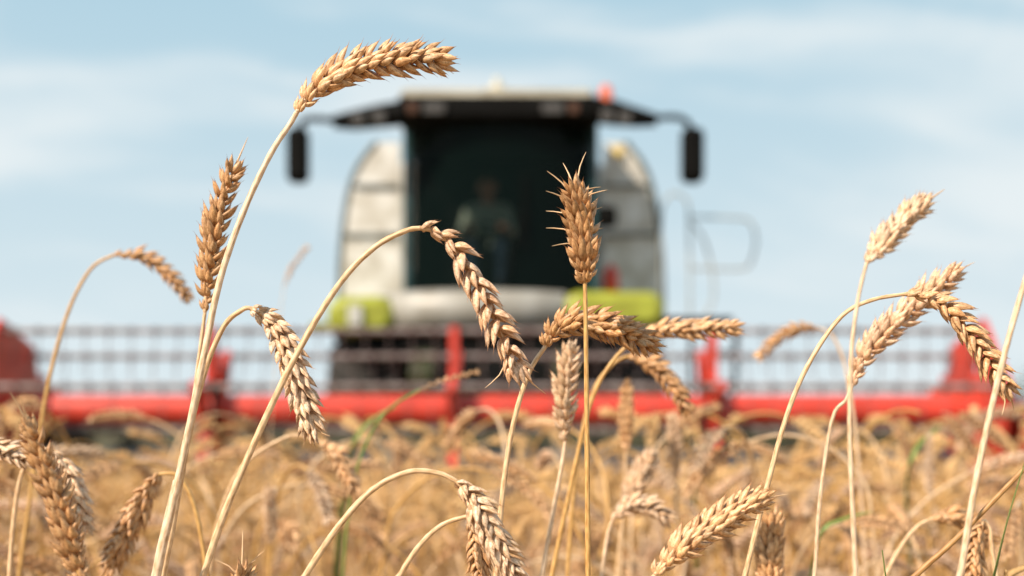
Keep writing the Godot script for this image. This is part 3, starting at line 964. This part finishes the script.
		lathe(st, hub - Vector3(0.34, 0, 0), Vector3.RIGHT, [[0.0, 0.56], [0.02, 0.52], [0.10, 0.50], [0.20, 0.30], [0.20, 0.0]], 32)
		lathe(st, hub + Vector3(0.34, 0, 0), Vector3.LEFT, [[0.0, 0.56], [0.02, 0.52], [0.10, 0.50], [0.20, 0.30], [0.20, 0.0]], 32)
		obj("rim", st, M.white, tyre_wheel)
		put("hub", tine_hub(), M.steel, tyre_wheel, Transform3D(Basis.IDENTITY, hub + Vector3(sd * 0.2, 0, 0)))
	st = start()
	box(st, Vector3(0, 0.98, -0.05), Vector3(1.9, 0.34, 0.34), 0.03)
	obj("front_axle", st, M.graphite, c)
	for wx in [-1.15, 1.15]:
		st = start()
		lathe(st, Vector3(wx - 0.22, 0.6, -4.0), Vector3.RIGHT, [[0.03, 0.32], [0.0, 0.42], [0.03, 0.56], [0.10, 0.60], [0.34, 0.60], [0.41, 0.56], [0.44, 0.42], [0.41, 0.32]], 32)
		var rw := Node3D.new()
		rw.name = "rear_wheel"
		c.add_child(rw, true)
		obj("tyre", st, M.rubber, rw)
		st = start()
		lathe(st, Vector3(wx - 0.2, 0.6, -4.0), Vector3.RIGHT, [[0.0, 0.36], [0.08, 0.33], [0.12, 0.0]], 24)
		lathe(st, Vector3(wx + 0.2, 0.6, -4.0), Vector3.LEFT, [[0.0, 0.36], [0.08, 0.33], [0.12, 0.0]], 24)
		obj("rim", st, M.white, rw)
	st = start()
	box(st, Vector3(0, 0.62, -4.0), Vector3(2.1, 0.2, 0.2), 0.03)
	obj("rear_axle", st, M.graphite, c)
	# --- hull
	st = start()
	box(st, Vector3(0, 1.72, -2.6), Vector3(2.5, 1.0, 5.2), 0.06)
	var hull := obj("hull", st, M.graphite, c)
	st = start()
	rounded_box(st, -1.35, 1.35, 2.2, 3.75, -0.72, -5.0, 0.22, 0.06)
	obj("grain_tank", st, M.white, hull)
	st = start()
	rounded_box(st, -1.5, 1.5, 1.9, 2.9, -3.4, -5.6, 0.2, 0.06)
	obj("engine_hood", st, M.lime, hull)
	# white side panels beside the cab, split by seams into three fields
	for e in [[342.0, 400.0, -1.0], [604.0, 660.0, 1.0]]:
		var x0: float = X.call(e[0], 13.3)
		var x1: float = X.call(e[1], 13.3)
		var ys := [2.17, 2.86, 3.37, 3.83]
		for k in 3:
			st = start()
			var edge := func(y: float) -> float: return 0.05 * (y - 2.17) / 1.63 + 0.34 * pow((y - 2.17) / 1.68, 4.0)
			var a0: float = x0 + (edge.call(ys[k]) if e[2] < 0 else 0.0)
			var a1: float = x1 - (edge.call(ys[k]) if e[2] > 0 else 0.0)
			var ol := []
			for q in 7:
				var yy: float = lerpf(ys[k] + 0.008, ys[k + 1] - 0.008, q / 6.0)
				ol.append([x0 + edge.call(yy) if e[2] < 0 else x1 - edge.call(yy), yy])
			ol.append([x1 if e[2] < 0 else x0, ys[k + 1] - 0.008])
			ol.append([x1 if e[2] < 0 else x0, ys[k] + 0.008])
			slab(st, Vector3(0, 0, Z.call(13.32)), Vector3.RIGHT, Vector3.UP, ol, 0.06)
			obj("side_panel", st, M.white, hull)
			st = start()
			box(st, Vector3((a0 + a1) / 2, ys[k] + 0.0, Z.call(13.27)), Vector3(a1 - a0, 0.03, 0.04), 0.005)
			obj("panel_strip", st, M.rail, hull)
		st = start()
		var xo: float = x0 if e[2] < 0 else x1
		tube(st, spline([Vector3(xo + e[2] * 0.03, 2.12, Z.call(13.3)), Vector3(xo + e[2] * 0.01, 2.7, Z.call(13.3)), Vector3(xo - e[2] * 0.06, 3.25, Z.call(13.3)), Vector3(xo - e[2] * 0.17, 3.58, Z.call(13.3)), Vector3(xo - e[2] * 0.36, 3.83, Z.call(13.3))], 5), [0.03], 10)
		obj("edge_trim", st, M.rail, hull)
	# --- shoulders in lime either side of the white nose
	var dN := 12.1
	st = start()
	rounded_box(st, X.call(330, 12.3), X.call(397, 12.3), Y.call(336, 12.3), Y.call(298, 12.3), Z.call(12.05), Z.call(13.3), 0.16, 0.08)
	var shl := obj("shoulder_panel", st, M.lime, c)
	st = start()
	rounded_box(st, X.call(562, 12.3), X.call(664, 12.3), Y.call(330, 12.3), Y.call(293, 12.3), Z.call(12.1), Z.call(13.3), 0.16, 0.08)
	obj("shoulder_panel", st, M.lime, c)
	lamp(shl, Vector3(X.call(356, 12.1), Y.call(316, 12.1), Z.call(12.04)), 0.13, 0.19, M.headlight)
	st = start()
	rounded_box(st, X.call(312, 12.4), X.call(332, 12.4), Y.call(330, 12.4), Y.call(323, 12.4), Z.call(12.3), Z.call(12.9), 0.02, 0.01)
	obj("step", st, M.lime, shl)
	st = start()
	box(st, Vector3(0.0, 1.62, Z.call(12.55)), Vector3(2.7, 0.24, 0.7), 0.03)
	obj("platform_frame", st, M.graphite, c)
	# white rounded nose
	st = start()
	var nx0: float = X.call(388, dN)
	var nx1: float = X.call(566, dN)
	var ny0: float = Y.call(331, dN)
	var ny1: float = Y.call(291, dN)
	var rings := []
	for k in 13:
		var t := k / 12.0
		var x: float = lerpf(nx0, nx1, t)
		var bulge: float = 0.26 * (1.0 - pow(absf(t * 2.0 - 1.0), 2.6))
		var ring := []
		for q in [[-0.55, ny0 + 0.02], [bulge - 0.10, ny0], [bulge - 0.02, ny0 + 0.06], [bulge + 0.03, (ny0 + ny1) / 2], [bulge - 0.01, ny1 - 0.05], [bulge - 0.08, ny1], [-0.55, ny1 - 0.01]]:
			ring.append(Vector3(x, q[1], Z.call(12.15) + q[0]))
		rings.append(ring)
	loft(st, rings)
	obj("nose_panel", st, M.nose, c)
	# --- cab
	var gx0: float = X.call(404, 12.2)
	var gx1: float = X.call(597, 12.2)
	var gy0: float = Y.call(291, 12.2)
	var gy1: float = Y.call(120, 12.2)
	st = start()
	var zb: float = Z.call(13.75)
	box(st, Vector3((gx0 + gx1) / 2, gy0 - 0.05, (Z.call(12.3) + zb) / 2), Vector3(gx1 - gx0, 0.08, Z.call(12.3) - zb), 0.01)
	var cab := obj("cab", st, M.graphite, c)
	st = start()
	box(st, Vector3((gx0 + gx1) / 2, (gy0 + gy1) / 2, zb), Vector3(gx1 - gx0 - 0.02, gy1 - gy0, 0.06), 0.01)
	obj("rear_wall", st, M.graphite, cab)
	# curved windscreen
	st = start()
	rows = []
	for j in 9:
		var y: float = lerpf(gy0 - 0.02, gy1 + 0.03, j / 8.0)
		var row := []
		for k in 17:
			var t := k / 16.0
			row.append(Vector3(lerpf(gx0 + 0.05, gx1 - 0.05, t), y, Z.call(12.36) + 0.24 * (1.0 - pow(absf(t * 2 - 1), 2.4)) + 0.05 * j / 8.0))
		rows.append(row)
	skin(st, rows, Vector3.BACK)
	obj("windscreen", st, M.glass, cab)
	for e in [gx0 + 0.02, gx1 - 0.02]:
		st = start()
		box(st, Vector3(e, (gy0 + gy1) / 2, Z.call(12.38)), Vector3(0.08, gy1 - gy0 + 0.06, 0.10), 0.02)
		obj("front_pillar", st, M.teal, cab)
		st = start()
		box(st, Vector3(e, (gy0 + gy1) / 2, Z.call(13.68)), Vector3(0.07, gy1 - gy0, 0.08), 0.02)
		obj("rear_pillar", st, M.graphite, cab)
		st = start()
		skin(st, [[Vector3(e, gy0, Z.call(12.43)), Vector3(e, gy0, Z.call(13.64))], [Vector3(e, gy1, Z.call(12.43)), Vector3(e, gy1, Z.call(13.64))]], Vector3(signf(e), 0, 0))
		obj("side_window", st, M.glass_side, cab)
	# wiper
	st = start()
	var wp: Vector3 = Vector3(0.05, gy0 + 0.02, Z.call(12.07))
	bar(st, wp, wp + Vector3(0.22, 0.75, 0.0), 0.010, 6)
	box(st, wp + Vector3(0.22, 0.72, 0.0), Vector3(0.02, 0.7, 0.02), 0.004)
	obj("wiper", st, M.graphite, cab)
	# roof: dark visor with lamps under a cream shell
	st = start()
	rounded_box(st, X.call(398, 12.1), X.call(598, 12.1), Y.call(124, 12.1), Y.call(99, 12.1), Z.call(11.92), Z.call(13.9), 0.07, 0.05)
	var visor := obj("roof_visor", st, M.graphite, cab)
	st = start()
	loft(st, [ring_rect(X.call(404, 12.1), X.call(590, 12.1), Y.call(99.5, 12.1), Y.call(93, 12.1), Z.call(11.96), 0.03), ring_rect(X.call(400, 12.1), X.call(594, 12.1), Y.call(99.5, 12.1), Y.call(90, 12.1), Z.call(12.1), 0.04), ring_rect(X.call(400, 12.1), X.call(594, 12.1), Y.call(99.5, 12.1), Y.call(88, 12.1), Z.call(13.0), 0.05), ring_rect(X.call(404, 12.1), X.call(590, 12.1), Y.call(99.5, 12.1), Y.call(90, 12.1), Z.call(13.9), 0.04)])
	obj("roof_shell", st, M.cream, cab)
	for q in [[434.0, 0.20, "lens"], [553.0, 0.20, "lens"], [412.0, 0.09, "amber"], [574.0, 0.09, "amber"]]:
		lamp(visor, Vector3(X.call(q[0], 11.9), Y.call(108, 11.9), Z.call(11.92)), q[1], 0.10, M[q[2]])
	st = start()
	lathe(st, Vector3(X.call(497, 12.6), Y.call(91, 12.6), Z.call(12.6)), Vector3.UP, [[0.0, 0.10], [0.03, 0.095], [0.05, 0.045], [0.10, 0.035], [0.13, 0.03], [0.135, 0.0]], 20)
	obj("antenna_dome", st, M.cream, cab)
	# mirror arms
	var arm := func(a: Array, sgn: float) -> void:
		var sa := start()
		var rr := []
		for q in a:
			var ct: Vector3 = P.call(q[0], q[1], 11.95)
			var h: float = q[2] / FOC * 11.95
			var ring := []
			for k in 10:
				var an := TAU * k / 10.0
				ring.append(ct + Vector3(0, sin(an) * h, cos(an) * 0.11))
			rr.append(ring)
		loft(sa, rr)
		var am := obj("mirror_arm", sa, M.graphite, c)
		for q in [[358.0, 119.0], [379.0, 117.0]] if sgn < 0 else [[607.0, 116.0], [625.0, 118.0]]:
			lamp(am, P.call(q[0], q[1], 11.83), 0.11, 0.11, M.lens)
		var sm := start()
		var e: Array = [[338, 121], [318, 119], [304, 121], [299, 134]] if sgn < 0 else [[650, 119], [672, 117], [686, 121], [692, 132]]
		var pts := []
		for q in e: pts.append(P.call(q[0], q[1], 11.95))
		tube(sm, spline(pts, 4), [0.030], 10)
		obj("mirror_bracket", sm, M.graphite, am)
		var sh := start()
		var mx: Array = [287.0, 309.0] if sgn < 0 else [681.0, 704.0]
		rounded_box(sh, X.call(mx[0], 11.9), X.call(mx[1], 11.9), Y.call(183, 11.9), Y.call(128, 11.9), Z.call(11.82), Z.call(12.0), 0.07, 0.05)
		var mh := obj("mirror", sh, M.graphite, c)
		var sg := start()
		box(sg, Vector3((X.call(mx[0], 11.9) + X.call(mx[1], 11.9)) / 2, Y.call(155, 11.9), Z.call(12.003)), Vector3(0.13, 0.42, 0.01), 0.003)
		obj("mirror_glass", sg, M.mirror_glass, mh)
	arm.call([[404, 113, 13], [380, 116, 12], [355, 120, 10], [334, 122, 6]], -1.0)
	arm.call([[596, 110, 14], [615, 113, 13], [635, 117, 10], [656, 120, 6]], 1.0)
	# beacon
	st = start()
	var bp: Vector3 = P.call(606, 106, 11.95)
	lathe(st, bp, Vector3.UP, [[0.0, 0.075], [0.03, 0.075], [0.03, 0.066], [0.15, 0.058], [0.19, 0.036], [0.20, 0.0]], 18)
	obj("beacon", st, M.beacon, c)
	# hand rails and ladder on the right
	var rails := [
		[[661, 318], [661, 225], [664, 203], [674, 193], [685, 199], [689, 215], [690, 318]],
		[[690, 217], [735, 218], [750, 222], [756, 240], [750, 264], [738, 269], [690, 268]],
		[[690, 222], [703, 238], [712, 270], [713, 300], [703, 318]],
	]
	for q in rails:
		st = start()
		var pts := []
		for p in q: pts.append(P.call(p[0], p[1], 12.7))
		tube(st, spline(pts, 4), [0.013], 8)
		obj("hand_rail", st, M.rail_pale, c)
	st = start()
	box(st, Vector3(X.call(690, 12.8), Y.call(322, 12.8), Z.call(12.8)), Vector3(0.75, 0.05, 0.7), 0.01)
	obj("platform", st, M.graphite, c)
	for k in 4:
		st = start()
		box(st, Vector3(X.call(700, 12.8) + 0.12, 1.6 - 0.3 * k, Z.call(12.7) - 0.02), Vector3(0.42, 0.04, 0.18), 0.008)
		obj("ladder_step", st, M.graphite, c)
	for sx in [-0.1, 0.34]:
		st = start()
		box(st, Vector3(X.call(700, 12.8) + sx, 1.25, Z.call(12.7) - 0.02), Vector3(0.03, 1.3, 0.14), 0.006)
		obj("ladder_side", st, M.graphite, c)
	# small fittings on the right of the cab
	st = start()
	rounded_box(st, X.call(597, 12.3), X.call(617, 12.3), Y.call(227, 12.3), Y.call(206, 12.3), Z.call(12.25), Z.call(12.4), 0.05, 0.03)
	obj("small_mirror", st, M.graphite, c)
	st = start()
	lathe(st, P.call(611, 292, 12.6), Vector3.UP, [[0.0, 0.0], [0.0, 0.075], [0.20, 0.075], [0.235, 0.04], [0.27, 0.03], [0.27, 0.0]], 18)
	obj("fire_extinguisher", st, M.red, c)
	st = start()
	box(st, P.call(618, 151, 13.24), Vector3(0.09, 0.09, 0.012), 0.003)
	obj("warning_plate", st, M.yellow, c)
	# inside the cab
	st = start()
	var sx0: float = X.call(487, 12.95)
	var szz: float = Z.call(13.05)
	rounded_box(st, sx0 - 0.26, sx0 + 0.26, 2.42, 2.56, szz + 0.30, szz - 0.24, 0.05, 0.04)
	rounded_box(st, sx0 - 0.15, sx0 + 0.15, 2.12, 2.42, szz + 0.1, szz - 0.15, 0.05, 0.03)
	rounded_box(st, sx0 - 0.25, sx0 + 0.25, 2.52, 3.22, szz - 0.22, szz - 0.36, 0.08, 0.05)
	rounded_box(st, sx0 - 0.14, sx0 + 0.14, 3.22, 3.44, szz - 0.24, szz - 0.34, 0.05, 0.03)
	obj("driver_seat", st, M.cloth_seat, cab)
	st = start()
	var wc := Vector3(sx0 - 0.02, 2.78, szz + 0.48)
	var wb := Basis(Vector3.RIGHT, 0.6)
	var wpts := []
	for k in 25: wpts.append(wc + wb * Vector3(cos(TAU * k / 24) * 0.19, 0, sin(TAU * k / 24) * 0.19))
	tube(st, wpts, [0.015], 8, false)
	bar(st, wc, Vector3(sx0, 2.13, szz + 0.65), 0.04, 10)
	for k in 3: bar(st, wc, wc + wb * Vector3(cos(TAU * k / 3.0) * 0.18, 0, sin(TAU * k / 3.0) * 0.18), 0.012, 6)
	obj("steering_wheel", st, M.graphite, cab)
	build_driver(Vector3(sx0, 2.56, szz) - o, 0.0)
	return c

var hub_mesh: ArrayMesh
func tine_hub() -> ArrayMesh:
	if hub_mesh == null:
		var st := start()
		lathe(st, Vector3(-0.12, 0, 0), Vector3.RIGHT, [[0.0, 0.0], [0.0, 0.14], [0.24, 0.14], [0.24, 0.0]], 20, false)
		hub_mesh = finish(st)
	return hub_mesh

# ------------------------------------------------------------------ driver
# surface nets over tapered capsules [a, b, ra, rb, colour]
func net(st: SurfaceTool, bones: Array, cell: float, blend: float, xf: Transform3D) -> void:
	var field := {}
	var owner := {}
	for b in bones:
		var lo: Vector3 = b[0].min(b[1]) - Vector3.ONE * (maxf(b[2], b[3]) + cell * 2.5)
		var hi: Vector3 = b[0].max(b[1]) + Vector3.ONE * (maxf(b[2], b[3]) + cell * 2.5)
		var l := Vector3i((lo / cell).floor())
		var h := Vector3i((hi / cell).ceil())
		var ab: Vector3 = b[1] - b[0]
		var ll := maxf(ab.length_squared(), 1e-9)
		for x in range(l.x, h.x + 1):
			for y in range(l.y, h.y + 1):
				for z in range(l.z, h.z + 1):
					var p := Vector3(x, y, z) * cell
					var t := clampf((p - b[0]).dot(ab) / ll, 0.0, 1.0)
					var d: float = p.distance_to(b[0] + ab * t) - lerpf(b[2], b[3], t)
					var key := Vector3i(x, y, z)
					if field.has(key):
						var e: float = field[key]
						if d < e: owner[key] = b[4]
						var q := clampf(0.5 + 0.5 * (e - d) / blend, 0.0, 1.0)
						field[key] = lerpf(e, d, q) - blend * q * (1.0 - q)
					else:
						field[key] = d
						owner[key] = b[4]
	var cells := {}
	var cols := {}
	var corners := []
	for x in 2:
		for y in 2:
			for z in 2: corners.append(Vector3i(x, y, z))
	for key in field:
		var vals := []
		var whole := true
		var neg := 0
		for c in corners:
			if not field.has(key + c):
				whole = false
				break
			vals.append(field[key + c])
			if vals[-1] < 0.0: neg += 1
		if not whole or neg == 0 or neg == 8: continue
		var sum := Vector3.ZERO
		var cnt := 0
		for i in 8:
			for j in range(i + 1, 8):
				var df: Vector3i = corners[j] - corners[i]
				if absi(df.x) + absi(df.y) + absi(df.z) != 1: continue
				if (vals[i] < 0.0) != (vals[j] < 0.0):
					var t: float = vals[i] / (vals[i] - vals[j])
					sum += Vector3(corners[i]).lerp(Vector3(corners[j]), t)
					cnt += 1
		cells[key] = xf * ((Vector3(key) + sum / cnt) * cell)
		cols[key] = owner[key]
	st.set_smooth_group(9)
	for key in cells:
		for ax in 3:
			var e := Vector3i.ZERO
			e[ax] = 1
			if not field.has(key + e): continue
			var s0: bool = field[key] < 0.0
			if s0 == (field[key + e] < 0.0): continue
			var u := Vector3i.ZERO
			var v := Vector3i.ZERO
			u[(ax + 1) % 3] = 1
			v[(ax + 2) % 3] = 1
			var ks := [key, key - u, key - u - v, key - v]
			var good := true
			for k in ks:
				if not cells.has(k): good = false
			if not good: continue
			var n := xf.basis * (Vector3(e) * (1.0 if s0 else -1.0))
			var order := [0, 1, 2, 0, 2, 3]
			var a: Vector3 = cells[ks[0]]
			if (cells[ks[2]] - a).cross(cells[ks[3]] - cells[ks[1]]).dot(n) > 0.0: order = [0, 2, 1, 0, 3, 2]
			for i in order:
				st.set_color(cols[ks[i]])
				vtx(st, cells[ks[i]])

func build_driver(at: Vector3, turn: float) -> void:
	var t := thing("person", "driver in a pale green shirt seated at the wheel behind the windscreen", "person", at)
	var sh := Color(0.34, 0.42, 0.33)
	var tr := Color(0.035, 0.07, 0.11)
	var sk := Color(0.42, 0.23, 0.15)
	var ha := Color(0.06, 0.035, 0.02)
	var boot := Color(0.03, 0.025, 0.02)
	var V := func(x: float, y: float, z: float) -> Vector3: return Vector3(x, y, z)
	var st := start()
	var b := [
		[V.call(-0.08, 0.10, -0.06), V.call(0.08, 0.10, -0.06), 0.115, 0.115, tr],
		[V.call(0, 0.14, -0.07), V.call(0, 0.34, -0.08), 0.135, 0.14, sh],
		[V.call(-0.05, 0.42, -0.08), V.call(0.05, 0.42, -0.08), 0.13, 0.13, sh],
		[V.call(-0.15, 0.53, -0.08), V.call(0.15, 0.53, -0.08), 0.075, 0.075, sh],
		[V.call(0, 0.55, -0.08), V.call(0, 0.66, -0.06), 0.062, 0.056, sk],
	]
	for s in [-1.0, 1.0]:
		var sho: Vector3 = V.call(s * 0.19, 0.52, -0.08)
		var elb: Vector3 = V.call(s * 0.25, 0.28, 0.10)
		var wri: Vector3 = V.call(s * 0.16, 0.27, 0.36)
		b.append([sho, elb, 0.062, 0.048, sh])
		b.append([elb, elb.lerp(wri, 0.25), 0.048, 0.043, sh])
		b.append([elb.lerp(wri, 0.25), wri, 0.04, 0.028, sk])
		var hip: Vector3 = V.call(s * 0.09, 0.09, -0.04)
		var kne: Vector3 = V.call(s * 0.14, 0.11, 0.40)
		var ank: Vector3 = V.call(s * 0.14, -0.31, 0.50)
		b.append([hip, kne, 0.092, 0.066, tr])
		b.append([kne, ank, 0.062, 0.042, tr])
		b.append([ank, V.call(s * 0.15, -0.36, 0.64), 0.046, 0.036, boot])
	net(st, b, 0.021, 0.03, Transform3D.IDENTITY)
	# hands closed on the wheel rim, five fingers each
	for s in [-1.0, 1.0]:
		var w: Vector3 = V.call(s * 0.16, 0.27, 0.36)
		var h := [[w, w + Vector3(0, 0.012, 0.05), 0.026, 0.032, sk], [w + Vector3(0, 0.012, 0.05), w + Vector3(0, 0.010, 0.085), 0.030, 0.026, sk]]
		for f in 4:
			var fx := (f - 1.5) * 0.019
			var l: float = [0.85, 1.0, 0.95, 0.75][f]
			var k0 := w + Vector3(fx, 0.022, 0.095)
			var k1 := k0 + Vector3(0, 0.004, 0.034 * l)
			var k2 := k1 + Vector3(0, -0.028 * l, 0.008)
			var k3 := k2 + Vector3(0, -0.006, -0.020 * l)
			h.append([k0, k1, 0.0095, 0.009, sk]); h.append([k1, k2, 0.009, 0.0082, sk]); h.append([k2, k3, 0.0082, 0.007, sk])
		var t0 := w + Vector3(-s * 0.026, 0.0, 0.045)
		h.append([t0, t0 + Vector3(-s * 0.014, -0.008, 0.032), 0.0115, 0.0105, sk]); h.append([t0 + Vector3(-s * 0.014, -0.008, 0.032), t0 + Vector3(-s * 0.004, -0.018, 0.056), 0.010, 0.0085, sk])
		net(st, h, 0.0065, 0.006, Transform3D.IDENTITY)
	# head
	var hc := Vector3(0, 0.76, -0.04)
	var hd := [[hc + Vector3(0, 0.025, -0.012), hc + Vector3(0, 0.02, 0.012), 0.084, 0.080, sk], [hc + Vector3(0, -0.05, 0.022), hc + Vector3(0, -0.075, 0.045), 0.06, 0.042, sk],
		[hc + Vector3(0, 0.005, 0.088), hc + Vector3(0, -0.028, 0.104), 0.009, 0.014, sk], [hc + Vector3(-0.02, -0.062, 0.084), hc + Vector3(0.02, -0.062, 0.084), 0.007, 0.007, Color(0.36, 0.15, 0.11)],
		[hc + Vector3(-0.032, 0.008, 0.081), hc + Vector3(-0.027, 0.008, 0.083), 0.0085, 0.0085, Color(0.05, 0.04, 0.03)], [hc + Vector3(0.032, 0.008, 0.081), hc + Vector3(0.027, 0.008, 0.083), 0.0085, 0.0085, Color(0.05, 0.04, 0.03)],
		[hc + Vector3(-0.086, 0.01, -0.01), hc + Vector3(-0.088, -0.03, -0.006), 0.014, 0.010, sk], [hc + Vector3(0.086, 0.01, -0.01), hc + Vector3(0.088, -0.03, -0.006), 0.014, 0.010, sk]]
	net(st, hd, 0.009, 0.012, Transform3D.IDENTITY)
	obj("body", st, M.person, t)
	var sh2 := start()
	net(sh2, [[hc + Vector3(0, 0.045, -0.03), hc + Vector3(0, 0.05, 0.01), 0.084, 0.079, ha], [hc + Vector3(0, 0.0, -0.05), hc + Vector3(0, -0.04, -0.045), 0.07, 0.05, ha]], 0.011, 0.02, Transform3D.IDENTITY)
	obj("hair", sh2, M.person, t)

# ------------------------------------------------------------------ setting
func build_ground() -> void:
	var st := start()
	st.set_smooth_group(1)
	var n := FastNoiseLite.new()
	n.seed = 8
	n.frequency = 0.9
	var xs := []
	var zs := []
	for k in 61: xs.append(pow(absf(k - 30) / 30.0, 3.0) * 900.0 * signf(k - 30) + (k - 30) * 0.25)
	for k in 61: zs.append(6.0 - pow(k / 60.0, 3.0) * 1500.0 - k * 0.25)
	for i in 60:
		for j in 60:
			var q := []
			for e in [[i, j], [i + 1, j], [i + 1, j + 1], [i, j + 1]]:
				q.append(Vector3(xs[e[0]], n.get_noise_2d(xs[e[0]], zs[e[1]]) * 0.012 - 0.012, zs[e[1]]))
			quad(st, q[0], q[1], q[2], q[3], Vector3.UP)
	var g := obj("ground", st, M.soil, self)
	g.set_meta("kind", "structure")
	g.set_meta("label", "dry brown soil of the wheat field")
	g.set_meta("category", "ground")

func build_tree() -> void:
	var r := RandomNumberGenerator.new()
	r.seed = 31
	var t := thing("bushy_tree", "dark green bushy tree on the horizon at the right edge", "tree", Vector3(25.8, 0, -60))
	var st := start()
	tube(st, [Vector3(0, -0.1, 0), Vector3(0.1, 1.0, 0), Vector3(0.05, 2.2, 0.1)], [0.22, 0.16, 0.10], 10)
	for k in 7:
		var a := TAU * k / 7.0
		tube(st, [Vector3(0.08, 1.0 + 0.15 * k, 0.05), Vector3(cos(a) * 0.8, 1.9 + 0.12 * k, sin(a) * 0.8), Vector3(cos(a) * 1.5, 2.4 + 0.15 * k, sin(a) * 1.5)], [0.07, 0.045, 0.02], 7)
	obj("trunk", st, M.bark, t)
	st = start()
	for c in 90:
		var dir := Vector3(r.randfn(), r.randfn() * 0.8, r.randfn()).normalized()
		var ct := Vector3(0, 2.3, 0) + dir * Vector3(2.3, 1.75, 2.0) * pow(r.randf(), 0.4)
		ct.y = maxf(ct.y, 0.35)
		var tone := r.randf_range(0.6, 1.3)
		st.set_color(Color(tone, tone, tone * 0.9))
		for l in 46:
			var p := ct + Vector3(r.randfn(), r.randfn(), r.randfn()) * 0.24
			var a := Vector3(r.randfn(), r.randfn(), r.randfn()).normalized()
			var b := a.cross(Vector3(r.randfn(), r.randfn(), r.randfn())).normalized()
			tri(st, p - a * 0.08, p + b * 0.045, p + a * 0.08)
			tri(st, p - a * 0.08, p + a * 0.08, p - b * 0.045)
	obj("crown", st, M.leaf, t)

func sky_image() -> ImageTexture:
	var w := 1024
	var h := 512
	var im := Image.create(w, h, false, Image.FORMAT_RGBF)
	var a := FastNoiseLite.new()
	a.seed = 11
	a.frequency = 1.0
	a.fractal_octaves = 5
	var b := FastNoiseLite.new()
	b.seed = 24
	b.frequency = 1.0
	b.fractal_octaves = 3
	for y in h:
		var el := (0.5 - (y + 0.5) / h) * PI
		var s := maxf(sin(el), 0.0)
		var base := Color(0.73, 0.82, 0.85).lerp(Color(0.37, 0.585, 0.715), clampf(pow(s / 0.36, 0.9), 0, 1)).lerp(Color(0.17, 0.34, 0.56), clampf((s - 0.34) / 0.66, 0, 1))
		if el < -0.03:
			for x in w: im.set_pixel(x, y, Color(0.35, 0.28, 0.18))
			continue
		for x in w:
			var az := (x + 0.5) / w * TAU
			var dx := sin(az)
			var dz := cos(az)
			# streaks lie flat: little change along the horizon, much with height, leaning a little
			var q := b.get_noise_3d(dx * 1.7, dz * 1.7, s * 3.0)
			var wv := s * 11.0 + q * 1.1 + dx * 1.5
			var n1 := a.get_noise_3d(dx * 1.5, wv, dz * 1.5) * 0.5 + 0.5
			var n2 := a.get_noise_3d(dx * 4.5 + 9.0, wv * 2.1, dz * 4.5) * 0.5 + 0.5
			var cover := b.get_noise_3d(dx * 0.9 + 3.1, 0.3, dz * 0.9) * 0.7
			var cl := clampf((n1 * 0.72 + n2 * 0.28 - 0.33 + cover * 0.30) * 2.9, 0.0, 1.0)
			cl = cl * cl * (3.0 - 2.0 * cl)
			im.set_pixel(x, y, base.lerp(Color(0.81, 0.865, 0.88), 0.06 + 0.80 * cl))
	return ImageTexture.create_from_image(im)

func _ready() -> void:
	# camera
	var cam := Camera3D.new()
	cam.name = "camera"
	add_child(cam)
	cam.projection = Camera3D.PROJECTION_FRUSTUM
	var at := CameraAttributesPhysical.new()
	at.frustum_near = 0.05
	at.frustum_far = 4000.0
	at.frustum_focal_length = 50.0
	at.frustum_focus_distance = FOCUS
	at.exposure_aperture = 5.9
	cam.attributes = at
	cam.near = 0.05
	cam.far = 4000.0
	cam.size = 2.0 * 0.05 * 288.0 / FOC
	cam.frustum_offset = Vector2(0, (HOR - 288.0) / FOC * 0.05)
	cam.position = Vector3(0, CAM_H, 0)
	cam.current = true
	# sky
	var env := Environment.new()
	env.background_mode = Environment.BG_SKY
	var sky := Sky.new()
	var pan := PanoramaSkyMaterial.new()
	pan.panorama = sky_image()
	pan.energy_multiplier = 0.755
	sky.sky_material = pan
	env.sky = sky
	env.tonemap_mode = Environment.TONE_MAPPER_LINEAR
	env.tonemap_exposure = 1.38
	env.sdfgi_enabled = true
	env.ssao_enabled = true
	env.ssil_enabled = true
	var we := WorldEnvironment.new()
	we.name = "world_environment"
	we.environment = env
	add_child(we)
	# sun
	var sun := DirectionalLight3D.new()
	sun.name = "sun"
	sun.light_energy = 1.6
	sun.light_color = Color(1.0, 0.93, 0.85)
	sun.light_angular_distance = 0.5
	sun.shadow_enabled = true
	add_child(sun)
	sun.look_at_from_position(Vector3(-0.60, 0.70, 0.56), Vector3.ZERO)
	materials()
	build_ground()
	build_combine()
	build_tree()
	build_wheat()
	build_grasses()
